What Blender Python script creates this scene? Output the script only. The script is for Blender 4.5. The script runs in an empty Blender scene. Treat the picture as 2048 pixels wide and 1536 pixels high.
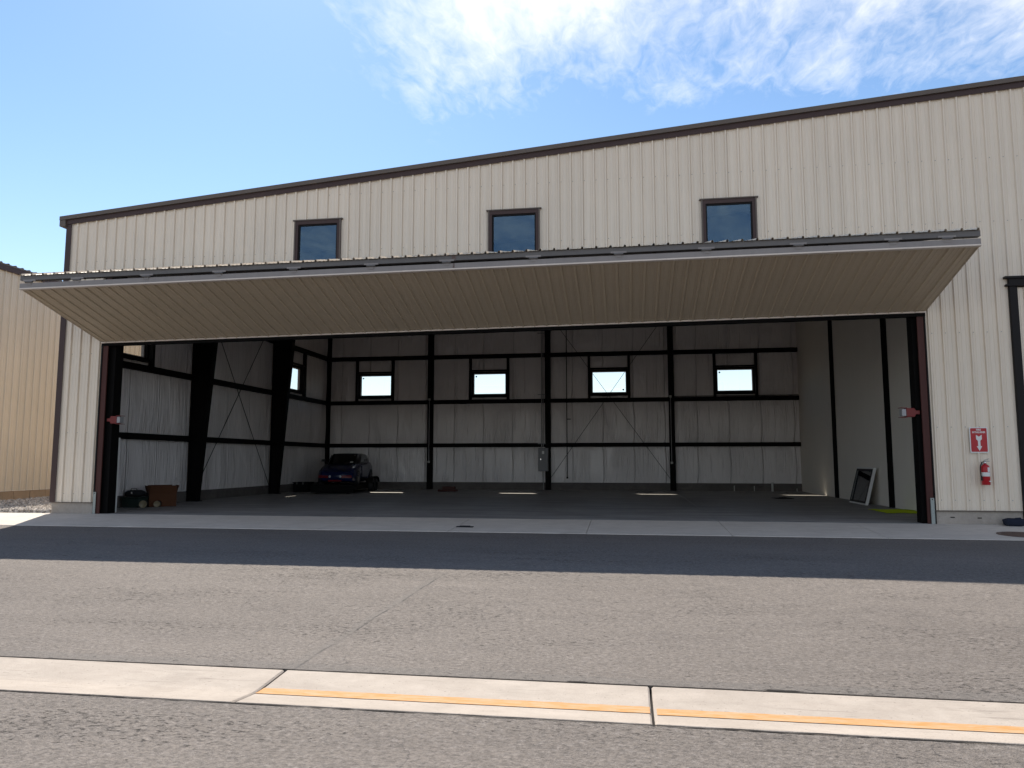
import bpy, bmesh, math, random
from mathutils import Vector, Matrix, noise as mnoise
random.seed(7)
R = math.radians
scene = bpy.context.scene
COL = scene.collection

# ------------------------------------------------------------------ camera
cam_d = bpy.data.cameras.new("camera"); cam = bpy.data.objects.new("camera", cam_d); COL.objects.link(cam)
cam.location = (0, -18.8905, 1.4673)
cam.rotation_euler = (math.pi/2 + 0.1025, 0, 0.1544)
cam_d.sensor_fit = 'HORIZONTAL'; cam_d.sensor_width = 36; cam_d.lens = 1488.52/2048*36
cam_d.clip_start = 0.05; cam_d.clip_end = 3000
scene.camera = cam

# ------------------------------------------------------------------ view / exposure
scene.view_settings.view_transform = 'Standard'; scene.view_settings.look = 'None'
scene.view_settings.gamma = 1; scene.view_settings.exposure = 1.40
scene.view_settings.use_curve_mapping = False
try:
    scene.cycles.max_bounces = 10; scene.cycles.diffuse_bounces = 6; scene.cycles.transparent_max_bounces = 12
    scene.cycles.glossy_bounces = 4
    scene.cycles.caustics_reflective = False; scene.cycles.caustics_refractive = False
    scene.cycles.sample_clamp_indirect = 6
    scene.cycles.use_denoising = True
except Exception: pass

# ------------------------------------------------------------------ sun + sky
SUN = Vector((-0.483, 1.0, 1.265)).normalized()
sun_d = bpy.data.lights.new("sun", 'SUN'); sun_d.energy = 2.8; sun_d.angle = R(0.53); sun_d.color = (1.0, 0.93, 0.82)
sun = bpy.data.objects.new("sun", sun_d); COL.objects.link(sun)
sun.rotation_euler = SUN.to_track_quat('Z', 'Y').to_euler(); sun.location = (0, 0, 60)

world = bpy.data.worlds.new("World"); scene.world = world; world.use_nodes = True
wt = world.node_tree; wt.nodes.clear()
def wn(t, **k):
    n = wt.nodes.new(t)
    for a, b in k.items(): setattr(n, a, b)
    return n
def wl(a, b): wt.links.new(a, b)
def wmath(op, a, b=None, c=None):
    n = wn('ShaderNodeMath', operation=op)
    for i, v in enumerate((a, b, c)):
        if v is None: continue
        if isinstance(v, (int, float)): n.inputs[i].default_value = v
        else: wl(v, n.inputs[i])
    return n.outputs[0]
sky = wn('ShaderNodeTexSky', sky_type='NISHITA'); sky.sun_disc = False
sky.sun_elevation = math.asin(SUN.z); sky.sun_rotation = math.atan2(SUN.x, SUN.y)
sky.altitude = 1400; sky.air_density = 1.0; sky.dust_density = 0.8; sky.ozone_density = 2.0
tc = wn('ShaderNodeTexCoord'); sep = wn('ShaderNodeSeparateXYZ'); wl(tc.outputs['Generated'], sep.inputs[0])
zc = wmath('MAXIMUM', sep.outputs[2], 0.03)
px_ = wmath('DIVIDE', sep.outputs[0], zc); py_ = wmath('DIVIDE', sep.outputs[1], zc)
pc = wn('ShaderNodeCombineXYZ'); wl(px_, pc.inputs[0]); wl(py_, pc.inputs[1])
# cirrus sheet laid on a high plane, broken by streaky noise
mp = wn('ShaderNodeMapping'); mp.inputs['Rotation'].default_value = (0, 0, R(-24)); mp.inputs['Scale'].default_value = (1.9, 0.95, 1.0)
wl(pc.outputs[0], mp.inputs[0])
n1 = wn('ShaderNodeTexNoise'); n1.inputs['Scale'].default_value = 2.9; n1.inputs['Detail'].default_value = 9; n1.inputs['Roughness'].default_value = 0.62; n1.inputs['Distortion'].default_value = 0.6
wl(mp.outputs[0], n1.inputs['Vector'])
n2 = wn('ShaderNodeTexNoise'); n2.inputs['Scale'].default_value = 11; n2.inputs['Detail'].default_value = 6; n2.inputs['Roughness'].default_value = 0.6; n2.inputs['Distortion'].default_value = 0.8
wl(mp.outputs[0], n2.inputs['Vector'])
def blob(cx, cy, rx, ry, rot, amp):
    c, s = math.cos(rot), math.sin(rot)
    dx = wmath('SUBTRACT', px_, cx); dy = wmath('SUBTRACT', py_, cy)
    u = wmath('DIVIDE', wmath('ADD', wmath('MULTIPLY', dx, c), wmath('MULTIPLY', dy, s)), rx)
    v = wmath('DIVIDE', wmath('SUBTRACT', wmath('MULTIPLY', dy, c), wmath('MULTIPLY', dx, s)), ry)
    r2 = wmath('ADD', wmath('MULTIPLY', u, u), wmath('MULTIPLY', v, v))
    return wmath('MULTIPLY', wmath('EXPONENT', wmath('MULTIPLY', r2, -1.0)), amp)
blobs = [(-0.20, 1.45, 0.33, 0.40, 0.0, 0.92), (0.72, 1.50, 0.95, 0.46, 0.10, 0.86), (-0.44, 1.84, 0.15, 0.27, 0.45, 0.70), (0.13, 2.0, 0.10, 0.09, 0.0, 0.45),
         (0.20, 1.0, 0.9, 0.5, 0.0, 1.0), (0.55, 1.95, 0.30, 0.14, 0.5, 0.5), (1.7, 1.75, 0.7, 0.35, 0.2, 0.6), ]
acc = wmath('MULTIPLY', wmath('MULTIPLY_ADD', sep.outputs[1], -1.2, 0.25), 1.0)  # unseen cloud cover, thickened behind the camera to brighten the shaded facade
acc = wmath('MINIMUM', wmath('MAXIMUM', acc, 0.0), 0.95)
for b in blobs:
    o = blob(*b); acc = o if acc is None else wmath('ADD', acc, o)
nz = wmath('ADD', wmath('MULTIPLY', n1.outputs[0], 0.62), wmath('MULTIPLY', n2.outputs[0], 0.38))
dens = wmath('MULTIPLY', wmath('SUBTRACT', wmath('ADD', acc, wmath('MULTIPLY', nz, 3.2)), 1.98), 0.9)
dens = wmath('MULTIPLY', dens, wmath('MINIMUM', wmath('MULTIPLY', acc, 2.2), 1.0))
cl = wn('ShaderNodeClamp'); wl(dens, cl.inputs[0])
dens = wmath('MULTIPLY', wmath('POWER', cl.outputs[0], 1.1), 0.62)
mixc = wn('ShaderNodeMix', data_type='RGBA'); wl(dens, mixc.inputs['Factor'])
skytint = wn('ShaderNodeMix', data_type='RGBA', blend_type='MULTIPLY'); skytint.inputs['Factor'].default_value = 1.0
wl(sky.outputs[0], skytint.inputs['A']); skytint.inputs['B'].default_value = (0.79, 0.955, 1.0, 1)
SKY_TINT = skytint.inputs['B']
SKY_STRENGTH = 0.069
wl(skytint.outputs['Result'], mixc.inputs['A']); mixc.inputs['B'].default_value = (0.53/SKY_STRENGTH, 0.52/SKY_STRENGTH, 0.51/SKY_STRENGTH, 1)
hz = wmath('MULTIPLY', wmath('EXPONENT', wmath('DIVIDE', wmath('MAXIMUM', sep.outputs[2], 0.0), -0.13)), 0.85)
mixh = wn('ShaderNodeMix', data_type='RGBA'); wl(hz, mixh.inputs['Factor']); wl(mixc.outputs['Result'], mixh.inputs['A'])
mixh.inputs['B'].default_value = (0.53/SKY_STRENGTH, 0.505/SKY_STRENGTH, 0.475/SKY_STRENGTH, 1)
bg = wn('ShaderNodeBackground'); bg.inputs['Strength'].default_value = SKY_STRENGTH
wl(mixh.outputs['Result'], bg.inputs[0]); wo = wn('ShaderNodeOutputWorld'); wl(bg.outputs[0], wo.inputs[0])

# ------------------------------------------------------------------ materials
MATS = {}
class NT:
    def __init__(s, name):
        s.m = bpy.data.materials.new(name); s.m.use_nodes = True; s.t = s.m.node_tree
        s.b = s.t.nodes['Principled BSDF']; s.out = s.t.nodes['Material Output']
        tc = s.t.nodes.new('ShaderNodeTexCoord'); s.obj = tc.outputs['Object']
        geo = s.t.nodes.new('ShaderNodeNewGeometry'); s.pos = geo.outputs['Position']
    def n(s, t, **k):
        x = s.t.nodes.new(t)
        for a, b in k.items(): setattr(x, a, b)
        return x
    def l(s, a, b): s.t.links.new(a, b)
    def set(s, i, v):
        if isinstance(v, (int, float, tuple)): i.default_value = v
        else: s.l(v, i)
    def math(s, op, a, b=None, c=None):
        x = s.n('ShaderNodeMath', operation=op)
        for i, v in enumerate((a, b, c)):
            if v is not None: s.set(x.inputs[i], v)
        return x.outputs[0]
    def map(s, v, scale=(1,1,1), loc=(0,0,0), rot=(0,0,0)):
        x = s.n('ShaderNodeMapping'); s.l(v, x.inputs[0]); x.inputs['Scale'].default_value = scale
        x.inputs['Location'].default_value = loc; x.inputs['Rotation'].default_value = rot
        return x.outputs[0]
    def noise(s, v, scale, detail=4, rough=0.5, dist=0.0):
        x = s.n('ShaderNodeTexNoise'); s.l(v, x.inputs['Vector']); x.inputs['Scale'].default_value = scale
        x.inputs['Detail'].default_value = detail; x.inputs['Roughness'].default_value = rough; x.inputs['Distortion'].default_value = dist
        return x.outputs[0]
    def ramp(s, v, a, b, lo=0.0, hi=1.0):
        x = s.n('ShaderNodeMapRange'); x.clamp = True; s.set(x.inputs[0], v)
        for i, q in enumerate((a, b, lo, hi)): x.inputs[i+1].default_value = q
        return x.outputs[0]
    def mix(s, f, a, b, mode='MIX'):
        x = s.n('ShaderNodeMix', data_type='RGBA', blend_type=mode)
        s.set(x.inputs['Factor'], f)
        for k, v in (('A', a), ('B', b)):
            if isinstance(v, tuple): x.inputs[k].default_value = v if len(v) == 4 else v + (1,)
            else: s.l(v, x.inputs[k])
        return x.outputs['Result']
    def bump(s, h, strength, dist=0.02):
        x = s.n('ShaderNodeBump'); x.inputs['Strength'].default_value = strength; x.inputs['Distance'].default_value = dist
        s.l(h, x.inputs['Height']); s.l(x.outputs[0], s.b.inputs['Normal'])
    def fin(s, col, rough=0.6, metal=0.0, spec=0.5):
        s.set(s.b.inputs['Base Color'], col if not isinstance(col, tuple) or len(col) == 4 else col + (1,))
        s.set(s.b.inputs['Roughness'], rough); s.set(s.b.inputs['Metallic'], metal)
        s.b.inputs['Specular IOR Level'].default_value = spec
        MATS[s.m.name] = s.m; return s.m

def paint(name, c, rough=0.45, var=0.10, streak=0.06, spec=0.4, scale=1.0):
    s = NT(name)
    a = s.noise(s.pos, 0.7*scale, 5, .6); b = s.noise(s.map(s.pos, (9, 9, .35)), 1.0*scale, 4, .6)
    k = s.math('ADD', s.math('MULTIPLY', s.math('SUBTRACT', a, .5), var*2), s.math('MULTIPLY', s.math('SUBTRACT', b, .5), streak*2))
    oi = s.n('ShaderNodeObjectInfo'); k = s.math('ADD', k, s.math('MULTIPLY', s.math('SUBTRACT', oi.outputs['Random'], .5), .055))
    k = s.math('ADD', k, 1.0)
    g = s.n('ShaderNodeCombineColor'); [s.l(k, g.inputs[i]) for i in range(3)]
    s.bump(s.noise(s.map(s.pos, (3, 3, .8)), 1.6, 3, .5), .10, .012)
    return s.fin(s.mix(1.0, c, g.outputs[0], 'MULTIPLY'), rough, 0, spec)

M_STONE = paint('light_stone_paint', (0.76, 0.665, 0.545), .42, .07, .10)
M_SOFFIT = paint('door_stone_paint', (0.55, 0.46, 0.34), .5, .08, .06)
M_TAN = paint('tan_paint', (0.66, 0.57, 0.455), .5, .06, .08)
M_BROWN = paint('brown_trim_paint', (0.060, 0.036, 0.033), .45, .15, .1, .25)
M_BRONZE = paint('bronze_trim_paint', (0.13, 0.105, 0.088), .5, .12, .08, .25)
M_JAMB = paint('oxide_red_steel', (0.070, 0.026, 0.022), .55, .25, .2, .2)
M_BLACK = paint('black_steel', (0.0045, 0.004, 0.004), .7, .2, .1, .1)
M_HEAD = paint('black_header_paint', (0.008, 0.006, 0.006), .5, .2, .1, .2)
M_GREY = paint('grey_primer_steel', (0.125, 0.117, 0.114), .5, .15, .12)
M_GREYL = paint('pale_grey_steel', (0.25, 0.228, 0.218), .5, .15, .12)
M_EDGE = paint('pale_edge_trim', (0.68, 0.60, 0.53), .45, .1, .1)
M_WHITE = paint('white_paint', (0.72, 0.72, 0.70), .45, .05, .05)
M_RED = paint('red_paint', (0.42, 0.012, 0.02), .35, .06, .05)
M_REDDK = paint('dull_red_paint', (0.15, 0.006, 0.006), .4, .1, .05)
M_DARKRUBBER = paint('black_rubber', (0.015, 0.015, 0.016), .7, .1, .05)
M_NAVY = paint('navy_fabric', (0.018, 0.022, 0.038), .9, .3, .1, .2)
M_BAG = paint('black_fabric', (0.014, 0.014, 0.016), .85, .3, .1, .2)
M_TOTE = paint('green_plastic', (0.016, 0.028, 0.024), .45, .2, .1)
M_TIN = paint('brassy_tin', (0.17, 0.14, 0.085), .45, .2, .1)
M_CARD = paint('cardboard', (0.085, 0.036, 0.018), .85, .2, .12, .15)
M_PANELBOX = paint('panel_grey_enamel', (0.20, 0.20, 0.21), .45, .05, .03)
M_CONDUIT = paint('conduit_grey', (0.32, 0.32, 0.33), .4, .1, .05)
M_PVC = paint('pvc_grey', (0.48, 0.48, 0.46), .5, .05, .05)
M_PLY = paint('partition_board', (0.74, 0.70, 0.63), .7, .05, .05, .2)
M_CARBLUE = paint('blue_car_paint', (0.002, 0.008, 0.050), .22, .05, .02, .6)
M_CARRED = paint('crimson_car_paint', (0.13, 0.005, 0.012), .25, .05, .02, .6)
M_CARBLK = paint('black_car_paint', (0.008, 0.008, 0.010), .3, .1, .02, .5)
M_TRAILER = paint('sooty_black_steel', (0.006, 0.006, 0.006), .8, .2, .1, .1)
M_LIME = paint('lime_fabric', (0.50, 0.62, 0.02), .9, .1, .05, .1)
M_IRON = paint('rusty_iron', (0.12, 0.075, 0.06), .7, .35, .2)

s = NT('galvanised_steel'); k = s.noise(s.pos, 30, 3, .6)
M_GALV = s.fin(s.mix(k, (.22, .25, .24), (.36, .39, .38)), .45, .55)
s = NT('chrome'); M_CHROME = s.fin((.7, .7, .7), .15, 1.0)
s = NT('lamp_glass'); M_LAMP = s.fin((.55, .57, .6), .08, .3, .8)
s = NT('rust_stain'); k = s.noise(s.pos, 18, 5, .7)
M_RUST = s.fin(s.mix(s.ramp(k, .35, .65), (.17, .15, .145), (.10, .05, .035)), .8)

def glass(name, tint, gloss=0.10, refl=(.9, .95, 1)):
    m = bpy.data.materials.new(name); m.use_nodes = True; t = m.node_tree; t.nodes.clear()
    o = t.nodes.new('ShaderNodeOutputMaterial'); mx = t.nodes.new('ShaderNodeMixShader')
    tr = t.nodes.new('ShaderNodeBsdfTransparent'); tr.inputs[0].default_value = tint + (1,)
    gl = t.nodes.new('ShaderNodeBsdfGlossy'); gl.inputs['Roughness'].default_value = 0.02; gl.inputs[0].default_value = refl + (1,)
    lw = t.nodes.new('ShaderNodeLayerWeight'); fr = t.nodes.new('ShaderNodeMath'); fr.operation = 'POWER'; fr.inputs[1].default_value = 5.0
    t.links.new(lw.outputs['Facing'], fr.inputs[0])
    ad = t.nodes.new('ShaderNodeMath'); ad.operation = 'ADD'; ad.inputs[1].default_value = gloss + .04
    t.links.new(fr.outputs[0], ad.inputs[0]); t.links.new(ad.outputs[0], mx.inputs[0])
    t.links.new(tr.outputs[0], mx.inputs[1]); t.links.new(gl.outputs[0], mx.inputs[2]); t.links.new(mx.outputs[0], o.inputs[0])
    return m
M_GLASS = glass('window_glass', (.98, .97, .93), .0)
M_GLASSF = glass('coated_window_glass', (.50, .60, .64), .065, (.55, .78, 1.0))
M_GLASSC = glass('dark_car_glass', (.25, .27, .28), .04)

# insulation facing: satin white vinyl with fine vertical puckers
s = NT('vinyl_insulation')
pk = s.noise(s.map(s.pos, (7, 7, .55)), 1.3, 6, .62, .4)
pk2 = s.noise(s.map(s.pos, (20, 20, .8)), 1.0, 3, .5)
big = s.noise(s.pos, .5, 3, .5)
gate = s.ramp(s.noise(s.map(s.pos, (1, 1, .6)), .9, 2, .5), .42, .62)
h = s.math('ADD', s.math('MULTIPLY', s.math('MULTIPLY', pk, gate), 1.0), s.math('MULTIPLY', pk2, .22))
sxy = s.n('ShaderNodeSeparateXYZ'); s.l(s.pos, sxy.inputs[0])
uu = s.math('ADD', s.math('ADD', sxy.outputs[0], sxy.outputs[1]), s.math('MULTIPLY', s.noise(s.map(s.pos, (1, 1, .4)), .8, 2, .5), .12))
fr_ = s.math('FRACT', s.math('DIVIDE', uu, 1.53))
ridge = s.ramp(s.math('ABSOLUTE', s.math('SUBTRACT', fr_, .5)), .0, .022, 1, 0)
fr2 = s.math('FRACT', s.math('DIVIDE', s.math('ADD', uu, .4), .51))
rid2 = s.math('MULTIPLY', s.ramp(s.math('ABSOLUTE', s.math('SUBTRACT', fr2, .5)), .0, .05, 1, 0), s.ramp(s.noise(s.map(s.pos, (1, 1, .8)), 1.1, 2, .5), .46, .60))
h = s.math('ADD', h, s.math('ADD', s.math('MULTIPLY', ridge, .42), s.math('MULTIPLY', rid2, .22)))
s.bump(h, 1.0, .11)
M_VINYL = s.fin(s.mix(s.ramp(big, .3, .7), (.79, .752, .745), (.82, .783, .775)), .26, 0, .5)

def concrete(name, c1, c2, rough=.85, stain=.5, streak=False):
    s = NT(name)
    a = s.noise(s.pos, .8, 6, .65); b = s.noise(s.pos, 9, 6, .7); c = s.noise(s.pos, 70, 3, .6)
    k = s.math('ADD', s.math('MULTIPLY', a, .55), s.math('ADD', s.math('MULTIPLY', b, .3), s.math('MULTIPLY', c, .15)))
    col = s.mix(s.ramp(k, .38, .62), c1, c2)
    st = s.ramp(s.noise(s.map(s.pos, (.5, 1.6, 1)), 1.1, 7, .7, .8), .56, .72, 0, stain)
    col = s.mix(st, col, tuple(x*.62 for x in c1))
    if streak:
        sw = s.ramp(s.noise(s.map(s.pos, (.30, 2.2, 1), rot=(0, 0, .12)), 1.0, 6, .68, 1.2), .42, .62, 0, .75)
        col = s.mix(sw, col, tuple(x*.5 for x in c1))
    sp = s.ramp(s.noise(s.pos, 38, 2, .5), .66, .72, 0, .5); col = s.mix(sp, col, tuple(x*.55 for x in c1))
    tone = s.ramp(s.noise(s.map(s.pos, (.9, 2.2, 1), rot=(0, 0, .6)), 2.1, 6, .7, .5), .40, .66, 0, .35); col = s.mix(tone, col, tuple(x*.72 for x in c1))
    sc = s.math('MULTIPLY', s.ramp(s.noise(s.map(s.pos, (.6, 9, 1), rot=(0, 0, .75)), 2.6, 5, .7), .58, .68, 0, .55), s.ramp(s.noise(s.pos, .9, 2, .5), .44, .56)); col = s.mix(sc, col, tuple(x*.5 for x in c1))
    s.bump(s.math('ADD', s.math('MULTIPLY', b, .5), c), .35, .010)
    return s.fin(col, rough, 0, .3)
M_APRON = concrete('apron_concrete', (.56, .50, .44), (.64, .58, .515), .85, .25)
M_GUTTER = concrete('gutter_concrete', (.37, .315, .268), (.46, .40, .345), .85, .42)
M_FLOOR = concrete('hangar_floor_concrete', (.27, .26, .255), (.37, .355, .345), .55, .5, True)
M_FOUND = concrete('foundation_concrete', (.33, .29, .25), (.46, .41, .36), .9, .7)
M_FOUNDD = concrete('dark_foundation_concrete', (.10, .09, .085), (.16, .145, .135), .9, .6)
M_BLOCK = concrete('tan_foundation_concrete', (.36, .265, .18), (.42, .31, .22), .9, .3)

s = NT('worn_asphalt')
big = s.noise(s.map(s.pos, (.22, .8, 1)), .55, 5, .6)
mid = s.noise(s.map(s.pos, (.55, 1.5, 1)), 2.4, 5, .65, .4)
fine = s.noise(s.map(s.pos, (.55, 1, 1)), 27, 7, .78)
agg = s.noise(s.pos, 110, 2, .5)
col = s.mix(s.ramp(big, .32, .68), (.187, .161, .142), (.242, .210, .186))
col = s.mix(s.ramp(mid, .45, .72, 0, .30), col, (.12, .105, .098))
grain = s.noise(s.map(s.pos, (.75, 1, 1)), 34, 8, .84)
col = s.mix(s.ramp(grain, .40, .57, .68, 0), col, (.052, .048, .047))
grain2 = s.noise(s.map(s.pos, (.9, 1, 1)), 25, 6, .82, .3)
col = s.mix(s.ramp(grain2, .51, .66, 0, .62), col, (.315, .282, .262))
pitgate = s.ramp(s.noise(s.map(s.pos, (.35, 1.1, 1)), .9, 4, .65), .36, .66)
thr = s.math('SUBTRACT', .645, s.math('MULTIPLY', pitgate, .105))
pits = s.ramp(s.math('SUBTRACT', fine, thr), 0.0, .06)
col = s.mix(s.math('MULTIPLY', pits, .68), col, (.022, .020, .020))
lt = s.ramp(agg, .62, .74, 0, .35); col = s.mix(lt, col, (.22, .205, .19))
wp = s.n('ShaderNodeVectorMath', operation='ADD'); s.l(s.pos, wp.inputs[0])
wcol = s.n('ShaderNodeTexNoise'); s.l(s.pos, wcol.inputs['Vector']); wcol.inputs['Scale'].default_value = 1.7; wcol.inputs['Detail'].default_value = 5
wsc = s.n('ShaderNodeVectorMath', operation='SCALE'); s.l(wcol.outputs['Color'], wsc.inputs[0]); wsc.inputs['Scale'].default_value = .9; s.l(wsc.outputs[0], wp.inputs[1])
vo = s.n('ShaderNodeTexVoronoi', feature='DISTANCE_TO_EDGE'); s.l(wp.outputs[0], vo.inputs['Vector']); vo.inputs['Scale'].default_value = .62
crk = s.math('MULTIPLY', s.ramp(vo.outputs['Distance'], .0, .006, 1, 0), s.ramp(s.noise(s.pos, .8, 4, .6), .50, .62))
col = s.mix(s.math('MULTIPLY', crk, .55), col, (.05, .047, .048))
# paving seam running from the gutter joint towards the hangar, with a paler band beside it
sx = s.n('ShaderNodeSeparateXYZ'); s.l(s.pos, sx.inputs[0])
wob = s.math('MULTIPLY', s.math('SUBTRACT', s.noise(s.map(s.pos, (0, 1, 0)), 1.2, 4, .6), .5), .10)
dx = s.math('SUBTRACT', s.math('ADD', sx.outputs[0], wob), -2.60)
band = s.math('MULTIPLY', s.ramp(s.math('ABSOLUTE', s.math('ADD', dx, .045)), .03, .06, 1, 0), s.math('MULTIPLY', s.ramp(sx.outputs[1], -13.3, -13.2), s.ramp(sx.outputs[1], -8.9, -8.2, 1, 0)))
col = s.mix(s.math('MULTIPLY', band, .42), col, (.165, .15, .138))
line = s.math('MULTIPLY', s.ramp(s.math('ABSOLUTE', dx), .006, .018, 1, 0), s.math('MULTIPLY', s.ramp(sx.outputs[1], -13.4, -13.3), s.ramp(sx.outputs[1], -8.9, -8.2, 1, 0)))
col = s.mix(s.math('MULTIPLY', line, s.ramp(s.noise(s.pos, 3, 3, .6), .35, .6, .2, .8)), col, (.06, .056, .056))
# dust lying along the gutter edges
dn = s.math('ADD', sx.outputs[1], s.math('MULTIPLY', s.noise(s.map(s.pos, (1, .3, 1)), 3, 4, .6), .12))
dust = s.math('MULTIPLY', s.ramp(dn, -13.02, -12.98, 1, 0), s.ramp(sx.outputs[1], -13.6, -13.5))
col = s.mix(s.math('MULTIPLY', dust, .4), col, (.16, .147, .137))
s.bump(s.math('SUBTRACT', s.math('ADD', s.math('MULTIPLY', fine, .7), s.math('MULTIPLY', agg, .5)), s.math('MULTIPLY', pits, .6)), .8, .022)
M_ASPHALT = s.fin(col, .9, 0, .25)
s = NT('joint_filler'); M_JOINT = s.fin((.035, .032, .03), .95, 0, .1)
s = NT('dirt'); k = s.noise(s.pos, .4, 6, .7); M_DIRT = s.fin(s.mix(k, (.20, .165, .125), (.30, .255, .20)), .95, 0, .1)
s = NT('orange_road_paint'); k = s.noise(s.map(s.pos, (1.2, 6, 1)), 5, 7, .75)
M_ORANGE = s.fin(s.mix(s.ramp(k, .42, .60, 0, .72), (.50, .235, .075), (.46, .34, .22)), .8, 0, .3)
s = NT('gravel_stone'); oi = s.n('ShaderNodeTexVoronoi'); s.l(s.pos, oi.inputs['Vector']); oi.inputs['Scale'].default_value = 14
hv = s.n('ShaderNodeSeparateColor'); s.l(oi.outputs['Color'], hv.inputs[0])
M_GRAVEL = s.fin(s.mix(hv.outputs[0], (.20, .175, .155), (.58, .53, .48)), .9, 0, .2)

# ------------------------------------------------------------------ mesh helpers
def worldloc(o):
    v = Vector((0, 0, 0))
    while o is not None: v += Vector(o.location); o = o.parent
    return v
class MB:
    def __init__(s): s.v = []; s.f = []; s.smooth = []
    def add(s, vs, fs, sm=False):
        k = len(s.v); s.v += [tuple(q) for q in vs]; s.f += [tuple(k+i for i in q) for q in fs]; s.smooth += [sm]*len(fs); return s
    def box(s, x0, x1, y0, y1, z0, z1, M=None):
        vs = [(x, y, z) for z in (z0, z1) for y in (y0, y1) for x in (x0, x1)]
        if M is not None: vs = [M @ Vector(q) for q in vs]
        return s.add(vs, [(0, 2, 3, 1), (4, 5, 7, 6), (0, 1, 5, 4), (2, 6, 7, 3), (0, 4, 6, 2), (1, 3, 7, 5)])
    def hexa(s, vs): return s.add(vs, [(0, 2, 3, 1), (4, 5, 7, 6), (0, 1, 5, 4), (2, 6, 7, 3), (0, 4, 6, 2), (1, 3, 7, 5)])
    def beam(s, a, b, w, h, up=(0, 0, 1)):
        a, b = Vector(a), Vector(b); d = (b-a).normalized(); up = Vector(up)
        if abs(d.dot(up)) > .98: up = Vector((0, 1, 0))
        r = d.cross(up).normalized(); u = r.cross(d)
        vs = [p + r*(sx*w/2) + u*(sz*h/2) for sz in (-1, 1) for p in (a, b) for sx in (-1, 1)]
        return s.hexa(vs)
    def tube(s, pts, r, n=8, cap=True):
        pts = [Vector(p) for p in pts]; rings = []
        rr = r if isinstance(r, (list, tuple)) else [r]*len(pts)
        for i, p in enumerate(pts):
            d = (pts[min(i+1, len(pts)-1)] - pts[max(i-1, 0)]).normalized()
            up = Vector((0, 0, 1)) if abs(d.z) < .9 else Vector((0, 1, 0))
            a = d.cross(up).normalized(); b = a.cross(d)
            rings.append([p + (a*math.cos(t*2*math.pi/n) + b*math.sin(t*2*math.pi/n))*rr[i] for t in range(n)])
        vs = [q for ring in rings for q in ring]; fs = []
        for i in range(len(pts)-1):
            for t in range(n): fs.append((i*n+t, i*n+(t+1) % n, (i+1)*n+(t+1) % n, (i+1)*n+t))
        s.add(vs, fs, True)
        if cap: s.add(rings[0], [tuple(range(n))[::-1]]); s.add(rings[-1], [tuple(range(n))])
        return s
    def lathe(s, prof, c=(0, 0, 0), n=20, M=None):
        vs = []; fs = []
        for (r, z) in prof:
            for t in range(n): vs.append(Vector((c[0]+r*math.cos(2*math.pi*t/n), c[1]+r*math.sin(2*math.pi*t/n), c[2]+z)))
        if M is not None: vs = [M @ q for q in vs]
        for i in range(len(prof)-1):
            for t in range(n): fs.append((i*n+t, i*n+(t+1) % n, (i+1)*n+(t+1) % n, (i+1)*n+t))
        s.add(vs, fs, True); return s
    def prism(s, poly, y0, y1, M=None):     # poly in (x,z)
        n = len(poly); vs = [(x, y0, z) for x, z in poly] + [(x, y1, z) for x, z in poly]
        if M is not None: vs = [M @ Vector(q) for q in vs]
        fs = [tuple(range(n)), tuple(range(2*n-1, n-1, -1))] + [(i, n+i, n+(i+1) % n, (i+1) % n) for i in range(n)]
        return s.add(vs, fs)
    def build(s, name, mat, parent=None, bevel=0.0, loc=None, label=None, recalc=True):
        me = bpy.data.meshes.new(name)
        o0 = worldloc(parent) if parent is not None else Vector((0, 0, 0))
        off = o0 + (Vector(loc) if loc is not None else Vector((0, 0, 0)))
        me.from_pydata([tuple(Vector(q)-off) for q in s.v], [], s.f)
        me.polygons.foreach_set('use_smooth', s.smooth); me.update()
        if recalc or bevel:
            bm = bmesh.new(); bm.from_mesh(me); bmesh.ops.recalc_face_normals(bm, faces=bm.faces)
            if bevel: bmesh.ops.bevel(bm, geom=list(bm.edges), offset=bevel, segments=1, affect='EDGES', clamp_overlap=True)
            bm.to_mesh(me); bm.free()
        me.materials.append(mat)
        o = bpy.data.objects.new(name, me); COL.objects.link(o)
        if parent is not None: o.parent = parent
        if loc is not None: o.location = loc
        if label: o['label'] = label
        return o
def tag(o, label, cat, group=None):
    o['label'] = label; o['category'] = cat
    if group: o['group'] = group
    return o
def thing(name, label, cat, loc=(0, 0, 0), group=None):
    o = bpy.data.objects.new(name, None); COL.objects.link(o); o.location = loc; o.empty_display_size = .2
    return tag(o, label, cat, group)
def node(name, parent):
    o = bpy.data.objects.new(name, None); COL.objects.link(o); o.parent = parent; return o
def struct(o): o['kind'] = 'structure'; return o
def copy_to(o, loc, parent):
    c = o.copy(); COL.objects.link(c); c.parent = parent; c.location = loc; return c

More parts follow.
